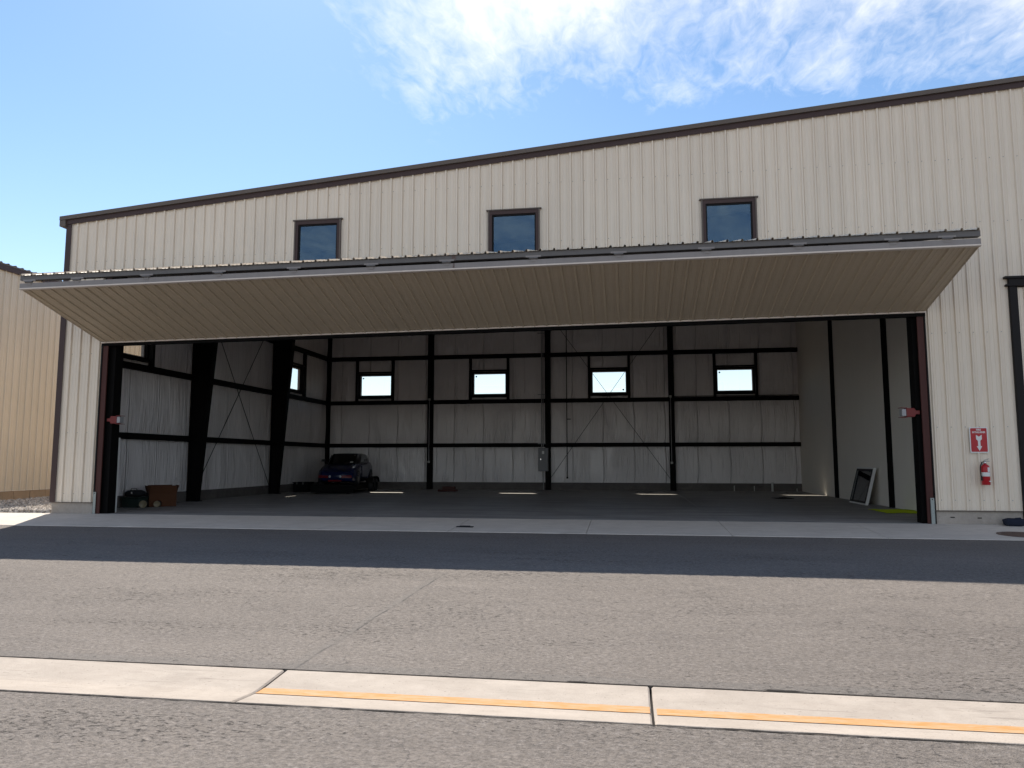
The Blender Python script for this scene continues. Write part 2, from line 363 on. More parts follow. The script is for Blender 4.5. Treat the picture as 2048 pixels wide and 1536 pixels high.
RIB0, PITCH, RIBH = -15.7152, 0.3048, 0.042
PROF = [(-.030, 0), (-.017, 1), (.017, 1), (.027, 0), (.030, -.28), (.037, -.28), (.040, 0), (.090, 0), (.098, .16), (.112, .16), (.120, 0), (.186, 0), (.194, .16), (.208, .16), (.216, 0)]
def hgt(d, ribh=RIBH):
    d = (d + .04) % PITCH - .04
    for i in range(len(PROF)-1):
        if PROF[i][0] <= d <= PROF[i+1][0]:
            t = (d-PROF[i][0])/(PROF[i+1][0]-PROF[i][0]); return ribh*(PROF[i][1]*(1-t)+PROF[i+1][1]*t)
    return 0.0
def ribbed(mb, xa, xb, lo, hi, fmap, cuts=(), r0=RIB0, ribh=RIBH):
    xs = {round(xa, 5), round(xb, 5)}
    k0 = int(math.floor((xa-r0)/PITCH))-1; k1 = int(math.ceil((xb-r0)/PITCH))+1
    for k in range(k0, k1+1):
        for d, _ in PROF:
            x = r0+k*PITCH+d
            if xa < x < xb: xs.add(round(x, 5))
    for c in cuts:
        for x in c[:2]:
            if xa < x < xb: xs.add(round(x, 5))
    xs = sorted(xs)
    for a, b in zip(xs[:-1], xs[1:]):
        if b-a < 1e-4: continue
        m = (a+b)/2; ivs = [('lo', 'hi')]
        cs = sorted([c for c in cuts if c[0] < m < c[1]], key=lambda c: c[2])
        segs = []; start = None
        for c in cs:
            segs.append((start, c[2])); start = c[3]
        segs.append((start, None))
        for z0, z1 in segs:
            la, lb = (lo(a), lo(b)) if z0 is None else (z0, z0)
            ha, hb = (hi(a), hi(b)) if z1 is None else (z1, z1)
            if ha-la < 1e-3 and hb-lb < 1e-3: continue
            A, B = hgt(a-r0, ribh), hgt(b-r0, ribh)
            mb.add([fmap(a, la, A), fmap(b, lb, B), fmap(b, hb, B), fmap(a, ha, A)], [(0, 1, 2, 3)])
def panel_edges(xa, xb, r0=RIB0, w=3*PITCH):
    xs = [xa]; k = math.ceil((xa+.25-(r0+.045))/w); x = r0+.045+k*w
    while x < xb-.2: xs.append(x); x += w
    return xs+[xb]

# ------------------------------------------------------------------ building dimensions
XL, XRJ, XP, YB = -16.05, 7.04, 8.2, 18.8
RIDGE = 14.5
def zr(x): return 9.6482+.0838*x if x <= RIDGE else 9.6482+.0838*(2*RIDGE-x)
XEND = 2*RIDGE-XL

# ------------------------------------------------------------------ ground
b = MB(); b.box(-400, 400, -400, 600, -.9, -.30)
struct(b.build('ground', M_DIRT))
def ragged(x0, x1, y, amp, step=.045):
    n = int((x1-x0)/step); return [(x0+(x1-x0)*i/n, y + amp*mnoise.noise((x0+i*step*3.1, y*7, 0)) + amp*.7*mnoise.noise((i*step*13, y*3, 5))) for i in range(n+1)]
b = MB()
e1 = ragged(-9, 6, -13.235, .016)
north = [(-120, -13.235)] + e1 + [(120, -13.235)]
for (xa, ya), (xb, yb) in zip(north[:-1], north[1:]):
    b.add([(xa, ya, -.15), (xb, yb, -.15), (xb, -2.52, -.112), (xa, -2.52, -.112)], [(0, 1, 2, 3)])
    b.add([(xa, ya, -.15), (xb, yb, -.15), (xb, yb, -.23), (xa, ya, -.23)], [(0, 3, 2, 1)])
e2 = ragged(-9, 6, -14.065, .014)
south = [(-120, -14.065)] + e2 + [(120, -14.065)]
for (xa, ya), (xb, yb) in zip(south[:-1], south[1:]):
    b.add([(xa, ya, -.15), (xb, yb, -.15), (xb, -90, -.15), (xa, -90, -.15)], [(3, 2, 1, 0)])
    b.add([(xa, ya, -.15), (xb, yb, -.15), (xb, yb, -.23), (xa, ya, -.23)], [(0, 1, 2, 3)])
struct(b.build('asphalt_pavement', M_ASPHALT))
b = MB(); b.box(-120, 120, -14.3, -2.3, -.26, -.215)
struct(b.build('pavement_base', M_JOINT))

# concrete gutter: shallow vee slabs with open joints
gut = struct(bpy.data.objects.new('concrete_gutter', None)); COL.objects.link(gut); gut.location = (-1.26, -13.65, -.15)
gx0, gp = -2.655, 2.785
for k in range(-4, 5):
    b = MB(); xa, xb = gx0+k*gp+.0085, gx0+(k+1)*gp-.0085
    ys = [(-14.05, -.158), (-14.035, -.148), (-13.74, -.176), (-13.66, -.176), (-13.265, -.148), (-13.25, -.158)]
    prof = ys + [(-13.25, -.24), (-14.05, -.24)]
    xs = [xa, xa+.012, xb-.012, xb]; n = len(prof)
    vs = []
    for i, x in enumerate(xs):
        dz = -.010 if i in (0, 3) else 0
        for j, (y, z) in enumerate(prof): vs.append((x, y, z+(dz if j < 6 else 0)))
    fs = [(i*n+j, i*n+(j+1) % n, (i+1)*n+(j+1) % n, (i+1)*n+j) for i in range(3) for j in range(n)] + [tuple(range(n)), tuple(range(4*n-1, 3*n-1, -1))]
    b.add(vs, fs); b.build('gutter_slab', M_GUTTER, gut)
    b = MB(); jx = xb+.0085; b.box(jx-.008, jx+.008, -14.04, -13.26, -.24, -.188); b.build('joint_filler', M_JOINT, gut)
def gz(y): 
    return -.148-(y+14.035)/(.295)*.028 if y < -13.74 else (-.176 if y < -13.66 else -.176+(y+13.66)/.395*.028)
def strip_piece(x0, x1, ya, yb, seed):
    b = MB(); n = max(2, int((x1-x0)/.05))
    T = []; 
    for i in range(n+1):
        x = x0+(x1-x0)*i/n; w0 = .006*mnoise.noise((x*9, seed, 0)); w1 = .006*mnoise.noise((x*9, seed+7, 3))
        row = [ya+w0] + [y for y in (-13.74, -13.66) if ya+.012 < y < yb-.012] + [yb+w1]
        T.append([(x, y, gz(y)+.004) for y in row])
    m = len(T[0])
    for i in range(n):
        for j in range(m-1): b.add([T[i][j], T[i+1][j], T[i+1][j+1], T[i][j+1]], [(0, 1, 2, 3)])
    return b.build('painted_stripe', M_ORANGE, gut)
for k in range(0, 4):
    strip_piece(gx0+k*gp+(.028 if k else .02), gx0+(k+1)*gp-.016, -13.775-.030*k, -13.640-.022*k, k)

# tar lines where the asphalt meets the gutter
for yc, wd, sd_ in ((-13.245, .026, 1), (-14.062, .030, 2)):
    b = MB(); n = 300; row = []
    for i in range(n+1):
        x = -10+17*i/n; w = wd*(.55+.75*abs(mnoise.noise((x*2.3, sd_, 0)))+.5*mnoise.noise((x*11, sd_, 2))); c_ = yc+.008*mnoise.noise((x*4, sd_, 5))
        row.append([(x, c_-w/2, -.1465), (x, c_+w/2, -.1465)])
    for p, q in zip(row[:-1], row[1:]): b.add([p[0], q[0], q[1], p[1]], [(0, 1, 2, 3)])
    struct(b.build('tar_joint', M_JOINT))
for (tx, ty, rx_, ry_, sd_) in ((-.38, -13.235, .10, .014, 3), (1.05, -13.225, .13, .018, 8)):
    b = MB(); n = 40; cpt = (tx, ty, -.1445); ring = []
    for i in range(n):
        a = 2*math.pi*i/n; q = 1+.75*mnoise.noise((math.cos(a)*2.2, math.sin(a)*2.2, sd_)); ring.append((tx+rx_*q*math.cos(a), ty+ry_*q*math.sin(a), -.1445))
    b.add(ring+[cpt], [(i, (i+1) % n, n) for i in range(n)]); struct(b.build('tar_patch', M_JOINT))
# apron slabs
apr = struct(bpy.data.objects.new('concrete_apron', None)); COL.objects.link(apr); apr.location = (-3.8, -1.25, -.05)
for k in range(-8, 9):
    xa, xb = -4.0+3.07*k+.005, -4.0+3.07*(k+1)-.005
    b = MB(); e = .012
    top = [(xa, -2.5, -.108), (xb, -2.5, -.108), (xb, -.012, -.004), (xa, -.012, -.004)]
    inn = [(xa+e, -2.5+e, -.100), (xb-e, -2.5+e, -.100), (xb-e, -.012-e, .0), (xa+e, -.012-e, .0)]
    bot = [(xa, -2.5, -.22), (xb, -2.5, -.22), (xb, -.012, -.22), (xa, -.012, -.22)]
    b.add(inn+top+bot, [(0, 1, 2, 3)] + [(i, 4+i, 4+(i+1) % 4, (i+1) % 4) for i in range(4)] + [(4+i, 8+i, 8+(i+1) % 4, 4+(i+1) % 4) for i in range(4)])
    b.build('apron_slab', M_APRON, apr)
b = MB(); b.box(-30, 30, -2.45, 0, -.27, -.10); b.v = [(x, y, z if z < -.2 else (-.03 if y > -1 else -.13)) for x, y, z in b.v]
struct(b.build('apron_base', M_JOINT))
# hangar floor in sawn slabs
flo = struct(bpy.data.objects.new('hangar_floor', None)); COL.objects.link(flo); flo.location = (-3.9, 9.4, 0)
fx = [-15.98, -10.14, -4.0, 2.15, XP]; fy = [0.0, 6.27, 12.53, YB-.12]
for i in range(4):
    for j in range(3):
        b = MB(); b.box(fx[i]+.003, fx[i+1]-.003, fy[j]+.003, fy[j+1]-.003, -.2, 0.0); b.build('floor_slab', M_FLOOR, flo)
b = MB(); b.box(-15.9, XP, .02, YB-.2, -.29, -.03); struct(b.build('floor_base', M_JOINT))
# gravel bed between the hangars
b = MB(); b.box(-21.2, XL-.02, .02, 60, -.295, .03); struct(b.build('gravel_bed', M_GRAVEL))
b = MB(); rnd = random.Random(3)
ico = bmesh.new(); bmesh.ops.create_icosphere(ico, subdivisions=1, radius=1.0); iv = [v.co.copy() for v in ico.verts]; ifc = [tuple(v.index for v in f.verts) for f in ico.faces]; ico.free()
for i in range(9000):
    y = .06 + 8.5*rnd.random()**1.6; x = -21.15 + 5.0*rnd.random(); r = rnd.uniform(.018, .05)*(1.3 if y > 2 else 1)
    q = Matrix.Rotation(rnd.random()*6.3, 3, 'Z') @ Matrix.Rotation(rnd.random()*6.3, 3, 'X')
    sc = Vector((r*rnd.uniform(.8, 1.3), r*rnd.uniform(.7, 1.1), r*rnd.uniform(.5, .9))); jit = [rnd.uniform(.8, 1.15) for _ in iv]
    z = .04 + .012*y + rnd.uniform(-.005, .03)
    b.add([(q @ Vector((v.x*sc.x, v.y*sc.y, v.z*sc.z)))*j + Vector((x, y, z)) for v, j in zip(iv, jit)], ifc)
g = b.build('gravel', M_GRAVEL, recalc=False); g['kind'] = 'stuff'; tag(g, 'grey and tan gravel strip between the two hangars', 'gravel')

# ------------------------------------------------------------------ main hangar
H = thing('hangar_building', 'large stone coloured metal hangar with its wide door folded open as a canopy', 'hangar', (-3.8, 0, 0))
FWIN = [(-9.0, -7.67), (-3.57, -2.20), (1.93, 3.27)]     # rough openings of the clerestory windows
FZ0, FZ1 = 6.78, 8.04
ZH = 6.90                                               # head of the door opening, behind the folded leaf
def wallmap(x, z, h): return (x, -.002-h, z)
cuts = [(a+.06, c-.06, FZ0+.06, FZ1-.06) for a, c in FWIN]
def flo_z(x):
    if -14.72 < x < XRJ: return ZH
    if x > 9.05: return 5.60
    return .315
for (xa, xb) in ((-15.92, -14.72), (-14.72, XRJ), (XRJ, 9.05), (9.05, 16.0)):
    ed = panel_edges(xa, xb)
    for i, (a, c) in enumerate(zip(ed[:-1], ed[1:])):
        b = MB(); m = (a+c)/2; dy = .0015*(i % 2); z0 = flo_z(m)
        ribbed(b, a, c, lambda x: z0, lambda x: zr(x)+.03, lambda x, z, h: (x, -.002-h-dy, z), cuts)
        b.build('wall_panel', M_STONE, H, recalc=False)
# fasteners
b = MB()
for zz in (.55, 2.25, 4.49, 6.82+.35, 8.75):
    for k in range(0, 84):
        x = RIB0+k*PITCH+.06
        if zz > zr(x)-.2 or (-14.72 < x < XRJ and zz < ZH+.05) or x > 9.0 and zz < 5.7 or any(a-.1 < x < c+.1 and FZ0-.1 < zz < FZ1+.1 for a, c in FWIN): continue
        b.lathe([(0, -.0), (.011, .0), (.011, .004), (.006, .009), (0, .009)], n=6, M=Matrix.Translation((x, -.0035, zz)) @ Matrix.Rotation(R(90), 4, 'X'))
sc_ = b.build('screw_heads', M_GALV, H, recalc=False); sc_['kind'] = 'stuff'
# far (unseen) right half of the front and the other outer walls
b = MB(); b.prism([(16.0, 0), (XEND, 0), (XEND, zr(XEND)), (16.0, zr(16.0))], -.01, .03); b.build('front_wall', M_STONE, H)
b = MB(); b.box(XEND-.05, XEND, .04, YB+.2, 0, zr(XEND)); b.build('far_side_wall', M_STONE, H)
# side wall (left) with its two windows
SWIN = [(1.85, 3.60), (13.85, 15.55)]; WZ0, WZ1 = 4.86, 5.98
b = MB(); ycur = .03
for a, c in SWIN:
    b.box(XL, XL+.03, ycur, a, .3, 8.31); b.box(XL, XL+.03, a, c, .3, WZ0); b.box(XL, XL+.03, a, c, WZ1, 8.31); ycur = c
b.box(XL, XL+.03, ycur, YB+.2, .3, 8.31); b.build('side_wall', M_STONE, H)
# rear wall with four windows
BWIN = [(-14.06, -12.33), (-7.92, -6.18), (-1.78, -.03), (4.38, 6.12)]
b = MB(); xc = XL+.03; y0, y1 = YB+.17, YB+.20
def rw(xa, xb, za, zb):
    n = max(1, int((xb-xa)/2))
    if zb is None: b.prism([(xa, za), (xb, za), (xb, zr(xb)), (xa, zr(xa))], y0, y1)
    else: b.box(xa, xb, y0, y1, za, zb)
for a, c in BWIN:
    rw(xc, a, .3, None); rw(a, c, .3, WZ0); rw(a, c, WZ1, None); xc = c
rw(xc, RIDGE, .3, None); rw(RIDGE, XEND-.05, .3, None)
b.build('rear_wall', M_STONE, H)
# roof
b = MB()
for (xa, xb) in ((XL-.18, RIDGE), (RIDGE, XEND+.18)):
    vs = [(x, y, zr(x)+dz+.17) for dz in (0, .05) for y in (-.10, YB+.3) for x in (xa, xb)]; b.hexa(vs)
b.build('roof', M_BRONZE, H)
b = MB(); b.hexa([(x, y, zr(x)+dz) for dz in (-.02, .05) for y in (.03, YB+.16) for x in (XL+.03, XP+.1)]); b.build('roof_insulation', M_VINYL, H)
# rake trim: lower dark band, upper paler band that oversails it
def rake(za, zb, ya, yb, name, mat, xa=XL-.12):
    b = MB()
    for (p, q) in ((xa, RIDGE), (RIDGE, XEND+.1)):
        b.hexa([(x, y, zr(x)+dz) for dz in (za, zb) for y in (ya, yb) for x in (p, q)])
    return b.build(name, mat, H)
rake(-.005, .13, -.062, -.037, 'rake_trim', M_BROWN)
rake(.135, .25, -.115, -.02, 'rake_gutter', M_BRONZE, XL-.20)
b = MB(); b.box(XL-.20, XL-.012, -.10, YB+.3, zr(XL)-.06, zr(XL)+.12); b.build('eave_gutter', M_BRONZE, H)
# corner trim, an angle
b = MB(); b.box(XL-.014, XL+.16, -.045, -.036, .315, zr(XL)-.008); b.box(XL-.014, XL-.004, -.036, .14, .315, zr(XL)-.07); b.build('corner_trim', M_BROWN, H)
# foundation stem walls
for (xa, xb) in ((XL+.03, -14.70), (7.04, 8.93)):
    b = MB(); b.box(xa, xb, -.012+.006, .18, -.1, .30); b.build('foundation', M_FOUND, H, bevel=.008)
    b = MB(); b.box(xa, xb-.02, -.050, -.001, .296, .312); b.build('base_angle', M_BRONZE, H)
for x, z in ((7.42, .155), (8.0, .145)):
    b = MB(); b.box(x-.045, x+.045, -.012, .002, z-.012, z+.012); b.build('foundation_slot', M_JOINT, H)
b = MB(); b.box(XL+.03, XL+.2, .185, YB+.16, -.1, .36); b.build('foundation', M_FOUNDD, H)
b = MB(); b.box(XL+.21, XP, YB-.02, YB+.16, -.1, .365); b.build('foundation', M_FOUNDD, H)
# clerestory windows
def front_window(a, c):
    w = node('window', H)
    b = MB()
    b.box(a, a+.10, -.062, .02, FZ0, FZ1-.10); b.box(c-.10, c, -.062, .02, FZ0, FZ1-.10); b.box(a, c, -.062, .02, FZ1-.10, FZ1); b.box(a+.10, c-.10, -.062, .02, FZ0, FZ0+.08)
    b.build('window_casing', M_BROWN, w)
    b = MB(); b.box(a-.05, c+.05, -.085, .0, FZ1+.002, FZ1+.03); b.build('head_flashing', M_BRONZE, w)
    for xa, xb in ((a-.008, a+.03), (c-.03, c+.008)):
        b = MB(); b.box(xa, xb, -.078, -.064, FZ0, FZ1-.002); b.build('side_flashing', M_BRONZE, w)
    b = MB(); ia, ic, iz0, iz1 = a+.102, c-.102, FZ0+.082, FZ1-.102; t = .035
    b.box(ia, ia+t, -.03, .015, iz0, iz1); b.box(ic-t, ic, -.03, .015, iz0, iz1); b.box(ia+t, ic-t, -.03, .015, iz1-t, iz1); b.box(ia+t, ic-t, -.03, .015, iz0, iz0+t)
    b.build('sash', M_HEAD, w)
    b = MB(); b.box(ia+t-.004, ic-t+.004, .0, .006, iz0+t-.004, iz1-t+.004); b.build('pane', M_GLASSF, w)
for a, c in FWIN: front_window(a, c)
# rear and side windows (seen from inside)
def inner_window(a, c, rear):
    w = node('window', H)
    def bx(b, u0, u1, d0, d1, z0, z1):
        if rear: b.box(u0, u1, YB+d0, YB+d1, z0, z1)
        else: b.box(XL+.20-d1, XL+.20-d0, u0, u1, z0, z1)
    b = MB(); t = .05
    bx(b, a, a+t, .09, .195, WZ0, WZ1); bx(b, c-t, c, .09, .195, WZ0, WZ1); bx(b, a+t, c-t, .09, .195, WZ0, WZ0+t); bx(b, a+t, c-t, .09, .195, WZ1-t, WZ1)
    b.build('sash', M_GREYL, w)
    b = MB(); bx(b, a+t-.003, c-t+.003, .14, .146, WZ0+t-.003, WZ1-t+.003); b.build('pane', M_GLASS, w)
    b = MB(); t2 = .07
    bx(b, a-t2, a, .0, .17, WZ0-t2, WZ1+t2); bx(b, c, c+t2, .0, .17, WZ0-t2, WZ1+t2); bx(b, a, c, .0, .17, WZ0-t2, WZ0); bx(b, a, c, .0, .17, WZ1, WZ1+t2)
    b.build('frame', M_BLACK, w)
    if rear:
        b = MB(); dot = [(0, 0), (.045, 0), (.045, .003), (0, .003)]
        px = a+.15 if a not in (-1.78,) else c-.17; pz = WZ1-.16 if a != -1.78 else WZ0+.17
        b.lathe(dot, n=10, M=Matrix.Translation((px, YB+.138, pz)) @ Matrix.Rotation(R(90), 4, 'X')); b.build('sticker', M_GREY, w)
for a, c in BWIN: inner_window(a, c, True)
for a, c in SWIN: inner_window(a, c, False)

# ---- inside: endwall columns, girts, studs, frames
def ibeam_v(x, y, z0, z1, w=.26, d=.26, t=.02, along='x'):
    b = MB()
    b.box(x-w/2, x+w/2, y-d/2, y-d/2+t, z0, z1); b.box(x-w/2, x+w/2, y+d/2-t, y+d/2, z0, z1); b.box(x-t/2, x+t/2, y-d/2+t, y+d/2-t, z0, z1)
    return b
BC = [-15.79, -10.14, -4.0, 2.15]
for x in BC:
    ibeam_v(x, YB-.13, 0.0, zr(x)-.03, .27, .24).build('column', M_BLACK, H)
GZ = [2.20, 4.44, 6.79]
ends = [(-15.65, -10.28), (-10.0, -4.14), (-3.86, 2.01), (2.29, XP-.01)]
for z in GZ:
    for a, c in ends:
        b = MB(); zz = z+.05
        b.box(a, c, YB-.20, YB-.19, zz-.10, zz+.10); b.box(a, c, YB-.19, YB-.0, zz-.10, zz-.09); b.box(a, c, YB-.19, YB, zz+.09, zz+.10)
        b.build('girt', M_BLACK, H)
for a, c in BWIN:
    for x in (a-.12, c+.12):
        b = MB(); b.box(x-.06, x+.06, YB-.16, YB-.01, GZ[1]+.152, GZ[2]-.052); b.build('window_stud', M_BLACK, H)
    for z in (WZ0-.11, WZ1+.12):
        b = MB(); b.box(a-.055, c+.055, YB-.14, YB-.01, z-.035, z+.035); b.build('window_rail', M_BLACK, H)
XI = XL+.21            # inner face of the left insulation
for z in GZ:
    for a, c in ((.5, 6.15), (6.40, 12.41), (12.66, YB-.27)):
        b = MB(); zz = z+.05
        b.box(XI+.19, XI+.20, a, c, zz-.10, zz+.10); b.box(XI+.0, XI+.19, a, c, zz-.10, zz-.09); b.box(XI, XI+.19, a, c, zz+.09, zz+.10)
        b.build('girt', M_BLACK, H)
for a, c in SWIN:
    for y in (a-.12, c+.12):
        b = MB(); b.box(XI+.01, XI+.16, y-.06, y+.06, GZ[1]+.152, GZ[2]-.052); b.build('window_stud', M_BLACK, H)
    for z in (WZ0-.11, WZ1+.12):
        b = MB(); b.box(XI+.01, XI+.14, a-.055, c+.055, z-.035, z+.035); b.build('window_rail', M_BLACK, H)
for yf in (6.27, 12.53):
    b = MB(); t = .012; hw = .12
    xo = XI+.06
    def xin(z): return -15.42+.080*z
    zt = 8.0
    b.box(xo-.02, xo, yf-hw, yf+hw, 0, zt)
    b.hexa([(xin(z)+dx, y, z) for z in (0, zt) for y in (yf-hw, yf+hw) for dx in (-.02, 0)])
    b.hexa([(x, y, z) for z, xx in ((0, xin(0)), (zt, xin(zt))) for y in (yf-t, yf+t) for x in (xo, xx-.02)])
    b.box(xo-.02, xin(0)+.06, yf-.16, yf+.16, 0, .025)
    b.build('frame_column', M_BLACK, H)
    b = MB()
    for xa, xb in ((xin(zt)+.01, XP-.12),):
        vs = lambda o0, o1, w: [(x, y, zr(x)+o) for o in (o0, o1) for y in (yf-w, yf+w) for x in (xa, xb)]
        b.hexa(vs(-.27, -.25, .12)); b.hexa(vs(-.95, -.93, .12)); b.hexa(vs(-.93, -.27, .008))
    b.build('rafter', M_BLACK, H)
# partition on the right, with its flush posts
segs = [(.5, 6.14), (6.40, 12.40), (12.66, YB)]
for a, c in segs:
    b = MB(); n = 1; b.box(XP, XP+.1, a, c, .0, zr(XP)-.03); b.build('partition_panel', M_PLY, H)
for y in (.42, 6.27, 12.53):
    ibeam_v(XP+.02, y, 0, zr(XP)-.03, .24, .24).build('post', M_BLACK, H)
# cross bracing rods
def rod(pts, r, name='brace_rod'):
    b = MB(); b.tube(pts, r, 6); return b.build(name, M_BLACK, H)
rod([(XI+.10, 6.45, .25), (XI+.10, 12.38, 8.1)], .014); rod([(XI+.10, 12.38, .25), (XI+.10, 6.45, 8.1)], .014)
rod([(-3.86, YB-.12, .62), (2.02, YB-.12, 8.9)], .011); rod([(2.02, YB-.12, .58), (-3.86, YB-.12, 8.85)], .011)
# insulation blankets, bellied between the girts
def blanket(u0, u1, z0, ztop, rear, seed):
    rnd = random.Random(seed); b = MB()
    nu = max(3, int((u1-u0)/.16)); nz = 9
    P = []
    for j in range(nz+1):
        row = []
        for i in range(nu+1):
            u = u0+(u1-u0)*i/nu; zt = ztop(u); z = z0+(zt-z0)*j/nz
            tz = j/nz; tu = i/nu
            bul = (math.sin(math.pi*tz)**.6)*(min(1, min(tu, 1-tu)*(u1-u0)/.35))**.7
            seam = abs(((u - .35) / 1.83) % 1 - .5)*2
            d = .055*bul + .022*bul*mnoise.noise((u*2.3, z*.5, seed)) - .035*bul*max(0, 1-(1-seam)*12)
            d += .010*mnoise.noise((u*7, z*.6, seed+3))*bul
            row.append((u, YB-.004-d, z) if rear else (XI+.004+d, u, z))
        P += row
    fs = []
    m = nu+1
    for j in range(nz):
        for i in range(nu): fs.append((j*m+i, j*m+i+1, (j+1)*m+i+1, (j+1)*m+i))
    b.add(P, fs, True); return b.build('insulation_panel', M_VINYL, H, recalc=False)
sd = 0
lev = [(.366, 2.15), (2.35, 4.39), (4.59, 6.74)]
for a, c in [(-15.66, -10.24), (-10.04, -4.10), (-3.90, 2.05), (2.25, XP-.005)]:
    for li, (z0, z1) in enumerate(lev):
        sd += 1
        if li < 2: blanket(a, c, z0, lambda u: z1, True, sd)
        else:
            wa, wc = [w for w in BWIN if a < w[0] < c][0]
            blanket(a, wa-.18, z0, lambda u: z1, True, sd); blanket(wc+.18, c, z0, lambda u: z1, True, sd+50)
            blanket(wa-.06, wc+.06, z0, lambda u: WZ0-.145, True, sd+100); blanket(wa-.06, wc+.06, WZ1+.155, lambda u: z1, True, sd+150)
    blanket(a, c, 6.94, lambda u: zr(u)-.02, True, sd+200)
for a, c in ((.2, 6.16), (6.38, 12.42), (12.64, YB-.03)):
    for li, (z0, z1) in enumerate(lev):
        sd += 1; ws = [w for w in SWIN if a < w[0] < c]
        if li < 2 or not ws: blanket(a, c, z0, lambda u: z1, False, sd)
        else:
            wa, wc = ws[0]
            blanket(a, wa-.18, z0, lambda u: z1, False, sd); blanket(wc+.18, c, z0, lambda u: z1, False, sd+50)
            blanket(wa-.06, wc+.06, z0, lambda u: WZ0-.145, False, sd+100); blanket(wa-.06, wc+.06, WZ1+.155, lambda u: z1, False, sd+150)
    blanket(a, c, 6.94, lambda u: zr(XL)-.02, False, sd+200)
# solid backing behind the insulation (blocks light through the 200 mm wall void at girts)
# conduits on the columns
def conduit(x, ys, za, zb, r=.018):
    cnd = node('conduit', H)
    b = MB(); b.tube([(x, ys, za), (x, ys, zb)], r, 8); b.build('conduit_pipe', M_CONDUIT, cnd)
    for z in (za, zb):
        b = MB(); b.box(x-.055, x+.055, ys-.035, ys+.03, z-.055, z+.055); b.build('outlet_box', M_PVC, cnd, bevel=.008)
conduit(-10.16, YB-.29, 1.40, 4.62); conduit(2.10, YB-.29, 1.36, 4.62)
b = MB(); b.tube([(2.2, YB-.25, 4.62), (XP-.05, YB-.25, 4.62)], .018, 8); b.build('conduit_pipe', M_BLACK, H)
b = MB(); b.tube([(-3.03, YB-.28, .60), (-3.03, YB-.28, 8.6)], .022, 8); b.box(-3.07, -2.99, YB-.31, YB-.25, .57, .66); b.box(-3.02, -2.84, YB-.30, YB-.27, 3.52, 3.56); b.build('hanging_pipe', M_BLACK, H)
for z in (2.32, 4.80, 7.95):
    b = MB(); b.box(-4.5, -4.12, YB-.30, YB-.27, z-.02, z+.02); b.build('strut_channel', M_CONDUIT, H)
for dx, rr in ((-.30, .02), (-.22, .016)):
    b = MB(); b.tube([(-4.0+dx, YB-.33, 2.15), (-4.0+dx, YB-.33, 8.6)], rr, 8); b.build('conduit_pipe', M_CONDUIT, H)
b = MB(); b.tube([(-4.22, YB-.30, 0.0), (-4.22, YB-.30, .98)], .016, 8); b.build('conduit_pipe', M_CONDUIT, H)
for x, h, r in ((5.03, .26, .022), (5.96, .25, .022), (6.80, .42, .05), (7.92, .14, .022)):
    b = MB(); b.tube([(x, YB-.22, 0), (x, YB-.22, h)], r, 8); b.build('pipe_stub', M_PVC, H)
# door jambs, black door columns and guards
b = MB(); b.box(-14.672, -14.515, -.030, .012, 0, ZH); b.build('door_jamb', M_JAMB, H, bevel=.006)
b = MB(); b.box(6.875, 7.028, -.030, .012, 0, ZH); b.build('door_jamb', M_JAMB, H, bevel=.006)
b = MB(); b.box(-14.715, -14.675, -.048, .03, .0, ZH); b.build('jamb_trim', M_HEAD, H)
b = MB(); b.box(7.032, 7.062, -.048, .03, 0, ZH); b.build('jamb_trim', M_HEAD, H)
b = MB(); b.box(-14.66, -14.36, .10, .42, 0, ZH); b.build('door_column', M_BLACK, H)
b = MB(); b.box(6.80, 7.02, .10, .42, 0, ZH); b.build('door_column', M_BLACK, H)
b = MB(); b.box(-14.72, XRJ, .03, .30, ZH, ZH+.3); b.build('door_header', M_BLACK, H)
for xa, xb in ((-14.695, -14.615), (6.945, 7.025)):
    b = MB(); b.box(xa, xb, -.062, -.052, 0.0, .60); b.box(xa, xa+.01, -.052, -.032, 0, .60); gd = b.build('corner_guard', M_GALV, H)
    b = MB(); b.lathe([(0, 0), (.014, 0), (.014, .004), (0, .004)], n=8, M=Matrix.Translation(((xa+xb)/2, -.0625, .565)) @ Matrix.Rotation(R(90), 4, 'X')); b.build('bolt_hole', M_JOINT, gd)
b = MB(); b.box(-14.62, -14.46, .53, .62, 0, 2.12); b.build('white_guide_board', M_WHITE, H)
# closed door of the next bay
D2 = node('folding_door', H)
ed = panel_edges(9.13, 16.0)
for a, c in zip(ed[:-1], ed[1:]):
    b = MB(); ribbed(b, a, c, lambda x: .03, lambda x: 5.53, lambda x, z, h: (x, -.02-h, z)); b.build('door_panel', M_STONE, D2, recalc=False)
b = MB(); b.box(8.93, 9.11, -.075, .06, 0, 5.56); b.build('jamb_trim', M_HEAD, H, bevel=.008)
b = MB(); b.box(8.86, 16.0, -.11, .0, 5.56, 5.60); b.box(8.93, 16.0, -.085, .0, 5.60, 5.74); b.box(8.84, 16.0, -.125, .0, 5.74, 5.79); b.build('header_trim', M_HEAD, H)

